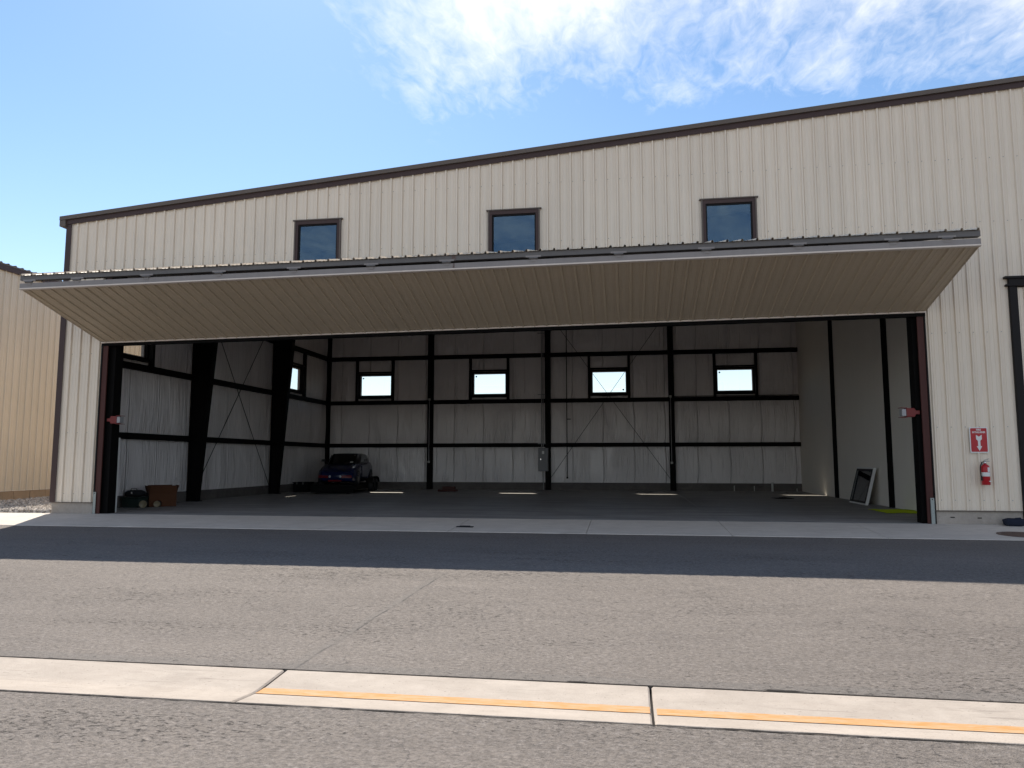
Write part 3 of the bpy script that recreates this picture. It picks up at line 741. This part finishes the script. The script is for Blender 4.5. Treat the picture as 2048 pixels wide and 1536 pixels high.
# ------------------------------------------------------------------ the folded door (canopy)
D = node('folding_door', H)
DXA, DXB = -14.68, 7.06
def T(x): return (x-DXA)/(DXB-DXA)
def lin(x, l, r): return l+(r-l)*T(x)
def lo_pt(x, s, h):     # lower leaf, s: 0 at the wall .. 1 at the outer edge; h below it
    yi, zi = -.09, lin(x, 4.80, 5.01); yo, zo = -3.03, lin(x, 5.665, 5.785)
    n = Vector((0, (zo-zi), -(yo-yi))).normalized(); n = n if n.z < 0 else -n
    p = Vector((x, yi+(yo-yi)*s, zi+(zo-zi)*s)) + n*h
    return tuple(p)
def up_pt(x, s, h):     # upper leaf, h above it
    yi, zi = -.10, 6.84; yo, zo = -3.06, lin(x, 5.985, 6.085)
    n = Vector((0, (zo-zi), -(yo-yi))).normalized(); n = n if n.z > 0 else -n
    return tuple(Vector((x, yi+(yo-yi)*s, zi+(zo-zi)*s)) + n*h)
CR0 = -14.21-2*PITCH+.0
ed = panel_edges(DXA+.02, DXB-.02, CR0)
for i, (a, c) in enumerate(zip(ed[:-1], ed[1:])):
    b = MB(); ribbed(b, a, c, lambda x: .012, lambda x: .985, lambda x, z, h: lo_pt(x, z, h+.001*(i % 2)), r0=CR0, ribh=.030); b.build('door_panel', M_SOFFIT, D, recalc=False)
    b = MB(); ribbed(b, a, c, lambda x: .0, lambda x: 1.012, lambda x, z, h: up_pt(x, z, h+.001*(i % 2)), r0=CR0-.12, ribh=.04); b.build('door_panel', M_STONE, D, recalc=False)
def longbar(fn, name, mat, n=1):
    b = MB(); xs = [DXA, DXB]
    vs = []
    P0 = fn(DXA); P1 = fn(DXB)   # each: 4 corners in order (y,z)
    vs = [(DXA, *P0[0]), (DXB, *P1[0]), (DXA, *P0[1]), (DXB, *P1[1]), (DXA, *P0[2]), (DXB, *P1[2]), (DXA, *P0[3]), (DXB, *P1[3])]
    b.hexa(vs); return b.build(name, mat, D)
# outer edge: lower beam, its pale trim lines, gap, upper beam
longbar(lambda x: [(-3.055, lin(x, 5.675, 5.795)), (-2.90, lin(x, 5.675, 5.795)), (-3.055, lin(x, 5.785, 5.905)), (-2.90, lin(x, 5.785, 5.905))], 'lower_beam', M_GREYL)
longbar(lambda x: [(-3.075, lin(x, 5.635, 5.755)), (-3.00, lin(x, 5.622, 5.742)), (-3.075, lin(x, 5.667, 5.787)), (-3.00, lin(x, 5.660, 5.780))], 'edge_trim', M_EDGE)
longbar(lambda x: [(-3.050, lin(x, 5.862, 5.957)), (-2.90, lin(x, 5.862, 5.957)), (-3.050, lin(x, 5.975, 6.075)), (-2.90, lin(x, 6.005, 6.105))], 'upper_beam', M_GREY)
longbar(lambda x: [(-.13, lin(x, 4.765, 4.975)), (-.07, lin(x, 4.765, 4.975)), (-.13, lin(x, 4.80, 5.01)), (-.07, lin(x, 4.80, 5.01))], 'edge_trim', M_EDGE)
longbar(lambda x: [(-.066, lin(x, 4.70, 4.90)), (.10, lin(x, 4.70, 4.90)), (-.066, lin(x, 4.90, 5.10)), (.10, lin(x, 4.90, 5.10))], 'bottom_beam', M_BLACK)
# leaf frames: ribs of steel tube across each leaf, and end channels
for x in [DXA+.06+i*(DXB-DXA-.12)/10 for i in range(11)]:
    b = MB(); b.beam(lo_pt(x, .03, -.07), lo_pt(x, .95, -.07), .06, .10); b.build('frame_tube', M_GREY, D)
    b = MB(); b.beam(up_pt(x, .02, -.06), up_pt(x, .95, -.06), .06, .10); b.build('frame_tube', M_GREY, D)
for x, sx in ((DXA, 1), (DXB, -1)):
    b = MB()
    for s0, s1 in ((.0, .995),):
        a0 = Vector(lo_pt(x, s0, .012)); a1 = Vector(lo_pt(x, s1, .012)); c0 = Vector(lo_pt(x, s0, -.05)); c1 = Vector(lo_pt(x, s1, -.05)); dx = Vector((.018*sx, 0, 0))
        b.hexa([a0, a0+dx, a1, a1+dx, c0, c0+dx, c1, c1+dx])
    b.build('end_trim', M_SOFFIT, D)
# hinges between the two leaves
hx = [-14.42, -13.12, -11.28, -9.42, -7.56, -5.70, -3.94, -1.99, -.14, 1.70, 3.56, 5.41, 6.43]
for i, x in enumerate(hx):
    h = node('hinge', D); z0 = lin(x, 5.79, 5.91)
    b = MB(); b.box(x-.17, x+.17, -3.062, -3.046, z0+.045, z0+.085); b.box(x-.06, x+.06, -3.064, -3.05, z0-.055, z0-.005); b.build('hinge_leaf', M_GREYL, h)
    b = MB(); b.tube([(x-.10, -3.07, z0+.02), (x+.10, -3.07, z0+.02)], .024, 8); b.build('hinge_barrel', M_GREY, h)
b = MB(); rx = -3.78
b.box(rx-.045, rx+.05, -3.053, -3.049, 5.93, 6.03); b.box(rx-.02, rx+.02, -3.058, -3.053, 5.74, 5.84); b.build('rust_stain', M_RUST, D)

# ------------------------------------------------------------------ neighbouring hangar on the left
N = thing('hangar_building', 'second tan metal hangar at the left edge beyond the gravel strip', 'hangar', (-27, 9, 0))
NX, NY0, NY1, NZ = -21.2, .0, 17.6, 8.02
for i, (a, c) in enumerate(zip(panel_edges(NY0, NY1, 3.35)[:-1], panel_edges(NY0, NY1, 3.35)[1:])):
    b = MB(); ribbed(b, a, c, lambda x: .42, lambda x: NZ, lambda y, z, h: (NX+.002+h+.0015*(i % 2), y, z), r0=3.35-.02); b.build('wall_panel', M_TAN, N, recalc=False)
y = NY0+.02; i = 0
while y < NY1-.1:
    b = MB(); b.box(NX-.2, NX-.012+.006*(i % 2), y+.010, min(y+.72, NY1)-.010, -.2, .405); b.build('foundation_block', M_BLOCK, N); y += .72; i += 1
b = MB(); b.box(NX-16, NX-.03, NY0, NY0+.04, 0, NZ); b.box(NX-16, NX-.03, NY1-.04, NY1, 0, NZ); b.box(NX-16, NX-15.96, NY0+.04, NY1-.04, 0, NZ); b.build('wall', M_TAN, N)
b = MB(); b.hexa([(x, yy, z) for dz in (0, .05) for yy in (NY0-.1, NY1+.1) for x, z in ((NX-16.2, NZ+.15+dz), (NX+.10, NZ+.15+dz))]); b.build('roof', M_BRONZE, N)
b = MB(); b.box(NX-.01, NX+.09, NY0-.1, NY1+.1, NZ-.03, NZ+.145)
b.build('eave_gutter', M_BROWN, N)
b = MB()
for k in range(58):
    yy = NY0+k*PITCH; b.hexa([(x, yy+dy, z) for z, w in ((NZ+.20, .05), (NZ+.235, .02)) for dy in (-w, w) for x in (NX-.4, NX+.105)])
rr_ = b.build('roof_ribs', M_BRONZE, N); rr_['kind'] = 'stuff'

# ------------------------------------------------------------------ sign and extinguisher
SX0, SX1, SZ0, SZ1 = 7.875, 8.270, 1.645, 2.24; SY = -.048
def rrect(x0, x1, z0, z1, r, n=5):
    p = []
    for cx, cz, a0 in ((x1-r, z1-r, 0), (x0+r, z1-r, 90), (x0+r, z0+r, 180), (x1-r, z0+r, 270)):
        for i in range(n+1):
            a = R(a0+90*i/n); p.append((cx+r*math.cos(a), cz+r*math.sin(a)))
    return p
S = thing('fire_sign', 'red and white fire extinguisher sign with a down arrow on the stone wall', 'sign', (8.07, SY, SZ0))
b = MB(); b.prism(rrect(SX0, SX1, SZ0, SZ1, .02), SY-.004, SY+.004); b.build('sign_board', M_WHITE, S)
b = MB(); b.prism(rrect(SX0+.022, SX1-.022, SZ0+.025, SZ1-.022, .018), SY-.0065, SY-.0042); b.build('red_field', M_RED, S)
cx = (SX0+SX1)/2; 
arrow = [(0, 0), (.058, .11), (.026, .11), (.026, .235), (.062, .275), (.062, .375), (0, .33), (-.062, .375), (-.062, .275), (-.026, .235), (-.026, .11), (-.058, .11)]
b = MB(); b.prism([(cx+x, SZ0+.045+z) for x, z in arrow], SY-.009, SY-.0067); b.build('arrow', M_WHITE, S)
def text(body, size, x, z, y, mat, parent, sx=1.0):
    c = bpy.data.curves.new('lettering', 'FONT'); c.body = body; c.size = size; c.align_x = 'CENTER'; c.align_y = 'CENTER'; c.extrude = .0008; c.offset = .0018
    o = bpy.data.objects.new('lettering', c); COL.objects.link(o); o.parent = parent
    o.location = Vector((x, y, z)) - worldloc(parent); o.rotation_euler = (R(90), 0, 0); o.scale = (sx, 1, 1); c.materials.append(mat)
    bpy.context.view_layer.update()
    me = bpy.data.meshes.new_from_object(o.evaluated_get(bpy.context.evaluated_depsgraph_get())); me.materials.clear(); me.materials.append(mat)
    q = bpy.data.objects.new('lettering', me); COL.objects.link(q); q.parent = parent; q.location = o.location; q.rotation_euler = o.rotation_euler; q.scale = o.scale
    bpy.data.objects.remove(o); return q
text('FIRE', .058, cx, SZ1-.062, SY-.0085, M_WHITE, S)
text('EXTINGUISHER', .056, cx, SZ1-.118, SY-.0085, M_WHITE, S, .74)

ex, ey, ez = 8.125, -.15, .91
E_ = thing('fire_extinguisher', 'red fire extinguisher with white label band hanging under the red sign', 'fire extinguisher', (ex, ey, ez))
b = MB(); b.lathe([(0, 0), (.082, 0), (.088, .008), (.088, .40), (.082, .425), (.06, .452), (.036, .468), (.03, .49), (0, .49)], (ex, ey, ez), 24); b.build('cylinder', M_RED, E_)
b = MB(); b.lathe([(.0888, .195), (.0892, .198), (.0892, .285), (.0888, .288)], (ex, ey, ez), 24); b.build('label_band', M_WHITE, E_)
def curved(a0, a1, z0, z1, r, mat, name):
    b = MB(); n = 6
    for i in range(n):
        t0, t1 = R(a0+(a1-a0)*i/n), R(a0+(a1-a0)*(i+1)/n)
        b.add([(ex+r*math.cos(t0), ey+r*math.sin(t0), ez+z0), (ex+r*math.cos(t1), ey+r*math.sin(t1), ez+z0), (ex+r*math.cos(t1), ey+r*math.sin(t1), ez+z1), (ex+r*math.cos(t0), ey+r*math.sin(t0), ez+z1)], [(0, 1, 2, 3)])
    return b.build(name, mat, E_, recalc=False)
curved(-82, -30, .30, .40, .0895, M_WHITE, 'instruction_label')
b = MB(); b.prism([(ex+.02, ez+.085), (ex+.06, ez+.068), (ex+.082, ez+.085), (ex+.06, ez+.102)], ey-.086, ey-.070); b.build('diamond_label', M_WHITE, E_)
b = MB(); b.lathe([(.02, 0), (.024, .004), (.024, .035), (.016, .045), (0, .045)], (ex, ey, ez+.485), 12); b.build('valve', M_CHROME, E_)
b = MB(); b.box(ex-.02, ex+.10, ey-.012, ey+.012, ez+.535, ez+.552); b.beam((ex-.02, ey, ez+.56), (ex+.095, ey, ez+.60), .022, .012); b.build('handle', M_GALV, E_, bevel=.003)
hp = [(ex-.03, ey-.01, ez+.53), (ex-.075, ey-.02, ez+.515), (ex-.108, ey-.03, ez+.45), (ex-.118, ey-.03, ez+.36), (ex-.112, ey-.03, ez+.22), (ex-.10, ey-.03, ez+.13)]
b = MB(); b.tube(hp, .012, 8); b.build('hose', M_DARKRUBBER, E_)
b = MB(); b.tube([(ex-.10, ey-.03, ez+.20), (ex-.097, ey-.03, ez+.10)], [.016, .024], 10); b.build('nozzle', M_DARKRUBBER, E_)
b = MB(); b.box(ex-.03, ex+.03, ey+.089, -.042, ez+.38, ez+.50); b.build('wall_bracket', M_GALV, E_)

# ------------------------------------------------------------------ door latches on the jambs
def latch(x0, sgn, label):
    z0, z1, yy = 2.50, 2.71, .12
    L = thing('door_latch', label, 'latch', (x0, yy, z0), 'red latches on the door jambs')
    b = MB(); pts = [(0, .06), (.09, .06), (.12, .0), (.30, .0), (.30, .21), (.12, .21), (.09, .15), (0, .15)]
    b.prism([(x0+sgn*x, z0+z) for x, z in pts], yy-.09, yy+.09); b.build('latch_housing', M_REDDK, L, bevel=.006)
    b = MB(); b.box(min(x0+sgn*.305, x0+sgn*.40), max(x0+sgn*.305, x0+sgn*.40), yy-.085, yy+.085, z0+.02, z0+.19); b.build('white_face', M_CONDUIT, L, bevel=.006)
    for za, zb in ((.212, .225), (-.015, -.002)):
        b = MB(); b.box(min(x0+sgn*.28, x0+sgn*.43), max(x0+sgn*.28, x0+sgn*.43), yy-.095, yy+.095, z0+za, z0+zb); b.build('guard_plate', M_REDDK, L)
latch(-14.478, 1, 'red steel door latch on the jamb beside the cardboard box')
latch(6.858, -1, 'red steel door latch on the jamb nearest the extinguisher')

# ------------------------------------------------------------------ electrical panel
EP = thing('electrical_panel', 'grey electrical panel on the middle column of the rear wall', 'electrical panel', (-4.2, YB-.34, .95))
b = MB(); b.box(-4.47, -3.97, YB-.40, YB-.255, .94, 2.10); b.build('cabinet', M_PANELBOX, EP, bevel=.01)
b = MB(); b.box(-4.44, -4.0, YB-.415, YB-.402, .97, 2.07); b.build('door', M_PANELBOX, EP, bevel=.004)
b = MB(); b.box(-4.28, -4.17, YB-.419, YB-.416, 1.80, 1.94); b.build('label_card', M_WHITE, EP)
b = MB(); b.box(-4.36, -4.33, YB-.43, YB-.416, 1.50, 1.57); b.build('latch', M_CHROME, EP)

# ------------------------------------------------------------------ clutter on the floor
CB = thing('cardboard_box', 'open brown cardboard box by the left wall with its flaps up', 'box', (-14.98, 3.45, 0))
Mx = Matrix.Translation((-14.98, 3.45, 0)) @ Matrix.Rotation(R(42), 4, 'Z')
bw, bd, bh, t = .40, .34, .43, .006
for (x0, x1, y0, y1, z0, z1) in ((-bw, bw, -bd, -bd+t, 0, bh), (-bw, bw, bd-t, bd, 0, bh), (-bw, -bw+t, -bd+t, bd-t, 0, bh), (bw-t, bw, -bd+t, bd-t, 0, bh), (-bw+t, bw-t, -bd+t, bd-t, 0, t)):
    b = MB(); b.box(x0, x1, y0, y1, z0, z1, Mx); b.build('box_side', M_CARD, CB)
for (ax, ay, n0, wid) in ((0, -bd, (0, -1), bw), (0, bd, (0, 1), bw), (-bw, 0, (-1, 0), bd), (bw, 0, (1, 0), bd)):
    fl = .24; o = .07; b = MB(); n_ = Vector((n0[0], n0[1], 0)); tt = Vector((-n0[1], n0[0], 0)); c0 = Vector((ax, ay, bh+.001))
    vs = []
    for dz, dn in ((0, 0), (fl, o)):
        for dd in (-.003, .003):
            for s_ in (-1, 1): vs.append(Mx @ (c0 + tt*(s_*(wid-(.03 if dz else .0))) + n_*(dn+dd) + Vector((0, 0, dz))))
    b.hexa(vs); b.build('flap', M_CARD, CB)
TT = thing('storage_tote', 'dark green storage tote against the left wall under a black bag', 'tote', (-15.45, 2.75, 0))
b = MB(); b.hexa([(x, y, z) for z, g_ in ((0, .0), (.30, .04)) for y in (2.55-g_, 2.95+g_) for x in (-15.70-g_, -15.15+g_)]); b.build('tub', M_TOTE, TT, bevel=.02)
b = MB(); b.box(-15.76, -15.09, 2.49, 3.01, .302, .335); b.build('lid', M_TOTE, TT, bevel=.01)
def lump(name, mat, parent, c, sx, sy, sz, seed, amp=.18, squash=.0):
    bm = bmesh.new(); bmesh.ops.create_icosphere(bm, subdivisions=3, radius=1.0)
    b = MB(); vs = []
    for v in bm.verts:
        p = v.co; e = lambda q: math.copysign(abs(q)**.55, q)
        q = Vector((e(p.x), e(p.y), e(p.z))) * (1+amp*mnoise.noise(p*1.6+Vector((seed, 0, 0)))+amp*.5*mnoise.noise(p*4+Vector((seed, 3, 0))))
        z = max(-1.0, q.z)
        vs.append((c[0]+q.x*sx, c[1]+q.y*sy, c[2]+sz+z*sz))
    b.add(vs, [tuple(v.index for v in f.verts) for f in bm.faces], True); bm.free()
    return b.build(name, mat, parent)
BG = thing('tool_bag', 'black tool bag lying on the green tote by the left wall', 'bag', (-15.42, 2.75, .336))
lump('bag_body', M_BAG, BG, (-15.42, 2.75, .336), .26, .20, .10, 4)
b = MB(); b.tube([(-15.56, 2.70, .50), (-15.52, 2.69, .58), (-15.34, 2.69, .58), (-15.30, 2.70, .50)], .012, 6); b.build('strap', M_BAG, BG)
b = MB(); b.lathe([(0, 0), (.03, 0), (.03, .006), (0, .006)], n=10, M=Matrix.Translation((-15.40, 2.555, .46)) @ Matrix.Rotation(R(90), 4, 'X')); b.build('badge', M_WHITE, BG)
BG2 = lump('duffel_bag', M_BAG, None, (-15.25, 3.35, 0), .28, .2, .22, 9); tag(BG2, 'soft black duffel bag standing between the tote and the cardboard box', 'bag')
for (x, y, rr, lab) in ((-15.02, 2.62, .115, 'brassy tin lying on its side in front of the green tote'), (-14.80, 3.0, .10, 'smaller brassy tin lying on its side against the cardboard box')):
    tn = thing('paint_tin', lab, 'tin', (x, y, 0), 'tins on the hangar floor')
    Mt = Matrix.Translation((x, y, rr)) @ Matrix.Rotation(R(24), 4, 'Z') @ Matrix.Rotation(R(90), 4, 'X')
    b = MB(); b.lathe([(0, -.12), (rr, -.12), (rr, .12)], n=18, M=Mt); b.build('can_body', M_DARKRUBBER, tn)
    b = MB(); b.lathe([(rr, .121), (rr*.92, .126), (rr*.85, .119), (0, .119)], n=18, M=Mt); b.build('can_lid', M_TIN, tn)
# spare window unit leaning on the partition
W = thing('window_sash', 'spare white framed window unit leaning on the right partition wall', 'window', (7.9, 8.4, 0))
Mw = Matrix.Translation((7.70, 0, .002)) @ Matrix.Rotation(R(14.5), 4, 'Y')
ya, yb, hh, fw = 7.45, 9.25, 1.27, .07
for (y0, y1, z0, z1) in ((ya, ya+fw, 0, hh), (yb-fw, yb, 0, hh), (ya+fw, yb-fw, 0, fw), (ya+fw, yb-fw, hh-fw, hh)):
    b = MB(); b.box(.0, .09, y0, y1, z0, z1, Mw); b.build('frame', M_WHITE, W)
for (y0, y1, z0, z1) in ((ya+.03, ya+.12, .05, hh-.05), (yb-.12, yb-.03, .05, hh-.05), (ya+.12, yb-.12, .05, .12), (ya+.12, yb-.12, hh-.12, hh-.05)):
    b = MB(); b.box(-.012, -.001, y0, y1, z0, z1, Mw); b.build('glazing_bead', M_HEAD, W)
b = MB(); b.box(.03, .036, ya+.06, yb-.06, .06, hh-.06, Mw); b.build('pane', M_GLASSC, W)
b = MB(); b.box(.04, .05, ya+.06, yb-.06, .06, hh-.06, Mw); b.build('backing', M_PLY, W)
# hi-vis cloth
def cloth(name, mat, cx_, cy_, rx, ry, hz, seed, label, cat):
    b = MB(); n = 22; vs = []
    for i in range(n+1):
        for j in range(n+1):
            u, v = i/n*2-1, j/n*2-1
            wob = 1+.28*mnoise.noise((math.atan2(v, u)*1.3, seed, 0)); e = max(abs(u), abs(v))
            z = .004+hz*max(0, 1-e*.9)*(.5+abs(mnoise.noise((u*2.4, v*2.4, seed)))) + .02*abs(mnoise.noise((u*6, v*6, seed)))
            vs.append((cx_+u*rx*wob, cy_+v*ry*wob, z))
    m = n+1; b.add(vs, [(i*m+j, (i+1)*m+j, (i+1)*m+j+1, i*m+j+1) for i in range(n) for j in range(n)], True)
    return tag(b.build(name, mat), label, cat)
cloth('safety_vest', M_LIME, 7.72, 4.35, .62, .85, .06, 2, 'crumpled lime yellow safety vest on the floor inside the right jamb', 'vest')
cloth('floor_rag', M_BAG, 5.9, 11.5, .36, .40, .06, 11, 'flat dark rag on the hangar floor before the right rear window', 'rag')
b = MB(); b.box(-9.0, -8.1, 15.9, 16.3, .0, .10); b.box(-8.8, -8.2, 16.0, 16.25, .10, .24); b.box(-8.95, -8.45, 15.86, 15.90, .01, .05)
tag(b.build('floor_jack', M_JAMB, bevel=.015), 'low dark red floor jack near the rear wall column', 'jack')
b = MB(); b.box(-3.98, -3.58, -1.80, -1.68, -.076, -.05); b.box(-3.9, -3.65, -1.78, -1.70, -.05, -.035)
tag(b.build('wheel_chock', M_DARKRUBBER, bevel=.01), 'small flat black chock lying on the concrete apron', 'chock')
# soft navy bag against the foundation, manhole cover
NB = thing('carry_bag', 'navy blue soft bag against the foundation below the extinguisher', 'bag', (8.62, -.22, -.01))
lump('bag_body', M_NAVY, NB, (8.62, -.22, -.012), .215, .12, .088, 21, .10)
b = MB(); b.tube([(8.55, -.30, .12), (8.62, -.32, .17), (8.72, -.31, .175), (8.76, -.27, .13)], .016, 6); b.build('strap', M_NAVY, NB)
MC = thing('manhole_cover', 'round rusty manhole cover set in the concrete apron', 'manhole cover', (8.05, -1.72, -.068))
sl = math.atan(.096/2.49); Mm = Matrix.Translation((8.05, -1.72, -.0685)) @ Matrix.Rotation(sl, 4, 'X')
b = MB(); b.lathe([(.44, 0), (.44, .008), (.36, .008), (.36, 0)], n=32, M=Mm); b.build('rim', M_IRON, MC)
b = MB(); b.lathe([(0, .006), (.355, .006), (.355, .0)], n=32, M=Mm); b.build('cover', M_IRON, MC)
b = MB()
for i in range(-4, 5):
    for j in range(-4, 5):
        if i*i+j*j < 17: b.box(i*.075-.022, i*.075+.022, j*.075-.022, j*.075+.022, .0061, .0105, Mm)
cl_ = b.build('cover_studs', M_IRON, MC); cl_['kind'] = 'stuff'

# ------------------------------------------------------------------ car on its low trailer
CX, CY, CA = -13.35, 15.35, R(180+21.6-15)
TR = thing('car_trailer', 'low black car trailer under the blue sports car', 'trailer', (CX, CY, 0))
Mc = Matrix.Translation((CX, CY, 0)) @ Matrix.Rotation(CA, 4, 'Z')
b = MB(); b.box(-.95, .95, -2.3, 2.35, .27, .325, Mc); b.build('deck', M_TRAILER, TR)
for sx in (-1, 1):
    b = MB(); b.box(sx*.98-.03, sx*.98+.03, -2.3, 2.35, .16, .36, Mc); b.build('side_rail', M_TRAILER, TR)
    for y in (-.95, -.25):
        w = node('wheel', TR)
        b = MB(); b.lathe([(.14, -.1), (.29, -.1), (.31, -.07), (.31, .07), (.29, .1), (.14, .1)], n=20, M=Mc @ Matrix.Translation((sx*1.15, y, .31)) @ Matrix.Rotation(R(90), 4, 'Y')); b.build('tyre', M_DARKRUBBER, w)
        b = MB(); b.lathe([(0, .03), (.14, .03), (.14, .1)], n=14, M=Mc @ Matrix.Translation((sx*1.15, y, .31)) @ Matrix.Rotation(R(90*sx), 4, 'Y')); b.build('rim', M_TRAILER, w)
    b = MB(); prof = [(-1.45, .42), (-1.25, .62), (-.95, .69), (-.25, .69), (.05, .62), (.25, .42)]
    for (y0, z0), (y1, z1) in zip(prof[:-1], prof[1:]):
        xs_ = (sx*1.02, sx*1.30); b.hexa([Mc @ Vector((x, y, z+dz)) for dz in (0, .015) for y, z in ((y0, z0), (y1, z1)) for x in xs_])
    b.build('fender', M_TRAILER, TR)
b = MB(); b.box(-.95, .95, 2.352, 2.40, .05, .40, Mc); b.build('ramp', M_TRAILER, TR)
CAR = thing('sports_car', 'blue sports car with crimson nose parked in the dark rear corner', 'car', (CX, CY, .327))
Z0 = .327
Mc = Mc @ Matrix.Translation((0, 0, Z0)) @ Matrix.Diagonal((1, 1, 1.17, 1)) @ Matrix.Translation((0, 0, -Z0))
def P3(x, y, z): return Mc @ Vector((x, y, z+Z0))
def loft(stations, prof, name, mat):
    b = MB(); rings = []
    for st in stations:
        half = prof(*st[1:]); ring = [(x, z) for x, z in half] + [(-x, z) for x, z in half[::-1] if abs(x) > 1e-6]
        rings.append([P3(x, st[0], z) for x, z in ring])
    n = len(rings[0]); vs = [q for r_ in rings for q in r_]
    fs = [(i*n+j, i*n+(j+1) % n, (i+1)*n+(j+1) % n, (i+1)*n+j) for i in range(len(rings)-1) for j in range(n)] + [tuple(range(n)), tuple(range(len(vs)-1, len(vs)-n-1, -1))]
    b.add(vs, fs, True); return b.build(name, mat, CAR)
bodyprof = lambda hw, zb, zt, cr: [(0, zt), (hw*.45, zt-.005), (hw*.72, zt+cr*.5), (hw*.90, zt-.02+cr*.3), (hw*.985, zt-.12), (hw, (zb+zt)/2), (hw*.96, zb+.06), (hw*.88, zb), (0, zb)]
body = loft([(2.0, .50, .26, .46, 0), (1.94, .68, .19, .54, .0), (1.75, .82, .15, .62, .03), (1.45, .87, .14, .69, .07), (1.1, .885, .14, .76, .07), (.75, .875, .14, .85, .03), (.3, .865, .14, .87, 0), (-.5, .87, .14, .885, 0), (-1.0, .885, .14, .90, .03), (-1.45, .885, .16, .90, .05), (-1.8, .84, .2, .84, .02), (-1.95, .76, .28, .70, 0)], bodyprof, 'body', M_CARBLUE)
cabprof = lambda hb, ht, zb, zt: [(0, zt), (ht*.7, zt-.008), (ht*.95, zt-.04), (ht+(hb-ht)*.4, zt-(zt-zb)*.4), (hb, zb), (0, zb)]
cab = loft([(.82, .74, .66, .80, .835), (.45, .76, .69, .82, 1.06), (.12, .77, .68, .82, 1.245), (-.2, .78, .69, .82, 1.28), (-.9, .78, .69, .82, 1.28), (-1.35, .77, .67, .82, 1.23), (-1.72, .72, .62, .82, .95)], cabprof, 'cabin', M_CARBLK)
def quad(name, pts, mat, parent=CAR, th=.008):
    b = MB(); p = [P3(*q) for q in pts]; n = (p[1]-p[0]).cross(p[3]-p[0]).normalized()*th
    vs = p + [q+n for q in p]; b.add(vs, [(0, 1, 2, 3), (7, 6, 5, 4)] + [(i, 4+i, 4+(i+1) % 4, (i+1) % 4) for i in range(4)]); return b.build(name, mat, parent)
quad('windscreen', [(-.62, .84, .86), (.62, .84, .86), (.60, .17, 1.25), (-.60, .17, 1.25)], M_GLASSC)
for sx in (-1, 1):
    quad('side_window', [(sx*.775, .42, .90), (sx*.785, -.85, .90), (sx*.72, -.75, 1.21), (sx*.72, .10, 1.20)], M_GLASSC)
    quad('door_panel', [(sx*.895, .55, .28), (sx*.895, -.62, .28), (sx*.885, -.62, .80), (sx*.885, .55, .78)], M_CARBLUE)
    m_ = node('wing_mirror', CAR); b = MB(); b.hexa([P3(sx*x, y, z) for z in (.93, 1.03) for y in (.32, .46) for x in (.93, 1.10)]); b.build('mirror_shell', M_CARBLK, m_, bevel=.02)
    b = MB(); b.beam(P3(sx*.80, .42, .90), P3(sx*.95, .40, .96), .03, .02); b.build('mirror_arm', M_CARBLK, m_)
    hl = node('headlight', CAR)
    for (x, y, z, rr) in ((.60, 1.80, .545, .075), (.44, 1.89, .515, .055)):
        b = MB(); b.lathe([(0, .03), (rr*.8, .02), (rr, 0), (rr, -.03)], n=14, M=Mc @ Matrix.Translation((sx*x, y, z+Z0)) @ Matrix.Rotation(R(-62), 4, 'X')); b.build('lamp_lens', M_LAMP, hl)
    quad('nose_stripe', [(sx*.30, 2.035, .40), (sx*.74, 1.985, .41), (sx*.77, 1.965, .31), (sx*.30, 2.03, .30)], M_CARRED)
    b = MB(); b.lathe([(0, .02), (.04, .015), (.05, 0), (.05, -.02)], n=12, M=Mc @ Matrix.Translation((sx*.24, 2.0, .36+Z0)) @ Matrix.Rotation(R(-88), 4, 'X')); b.build('fog_lamp', M_LAMP, CAR)
    for y in (1.25, -1.28):
        w = node('wheel', CAR)
        b = MB(); b.lathe([(.20, -.1), (.30, -.1), (.315, -.07), (.315, .07), (.30, .1), (.20, .1)], n=22, M=Mc @ Matrix.Translation((sx*.80, y, .315+Z0)) @ Matrix.Rotation(R(90), 4, 'Y')); b.build('tyre', M_DARKRUBBER, w)
        b = MB(); Mr = Mc @ Matrix.Translation((sx*.80, y, .315+Z0)) @ Matrix.Rotation(R(90*sx), 4, 'Y')
        b.lathe([(0, .07), (.05, .075), (.06, .05), (.20, .08), (.205, .1)], n=20, M=Mr); b.build('rim', M_GREY, w)
    
quad('lower_intake', [(-.30, 2.005, .235), (.30, 2.005, .235), (.30, 1.99, .17), (-.30, 1.99, .17)], M_CARRED)
quad('dash_paper', [(-.50, .80, .895), (-.36, .80, .895), (-.36, .70, .945), (-.50, .70, .945)], M_WHITE)
quad('windscreen_sticker', [(-.50, .31, 1.168), (-.43, .31, 1.168), (-.43, .24, 1.205), (-.50, .24, 1.205)], M_WHITE)
# dark crate left of the car
CR = thing('shop_crate', 'low black crate on the floor beside the trailer ramp', 'crate', (-15.2, 14.6, 0))
b = MB(); b.box(-15.55, -14.85, 14.3, 15.0, .0, .42); b.build('crate_body', M_TRAILER, CR, bevel=.015)
b = MB(); b.box(-15.58, -14.82, 14.27, 15.03, .422, .46); b.build('lid', M_TRAILER, CR, bevel=.01)
for x in (-15.35, -15.05):
    b = MB(); b.box(x-.03, x+.03, 14.262, 14.268, .36, .47); b.build('clasp', M_GREY, CR)
bpy.context.view_layer.update()
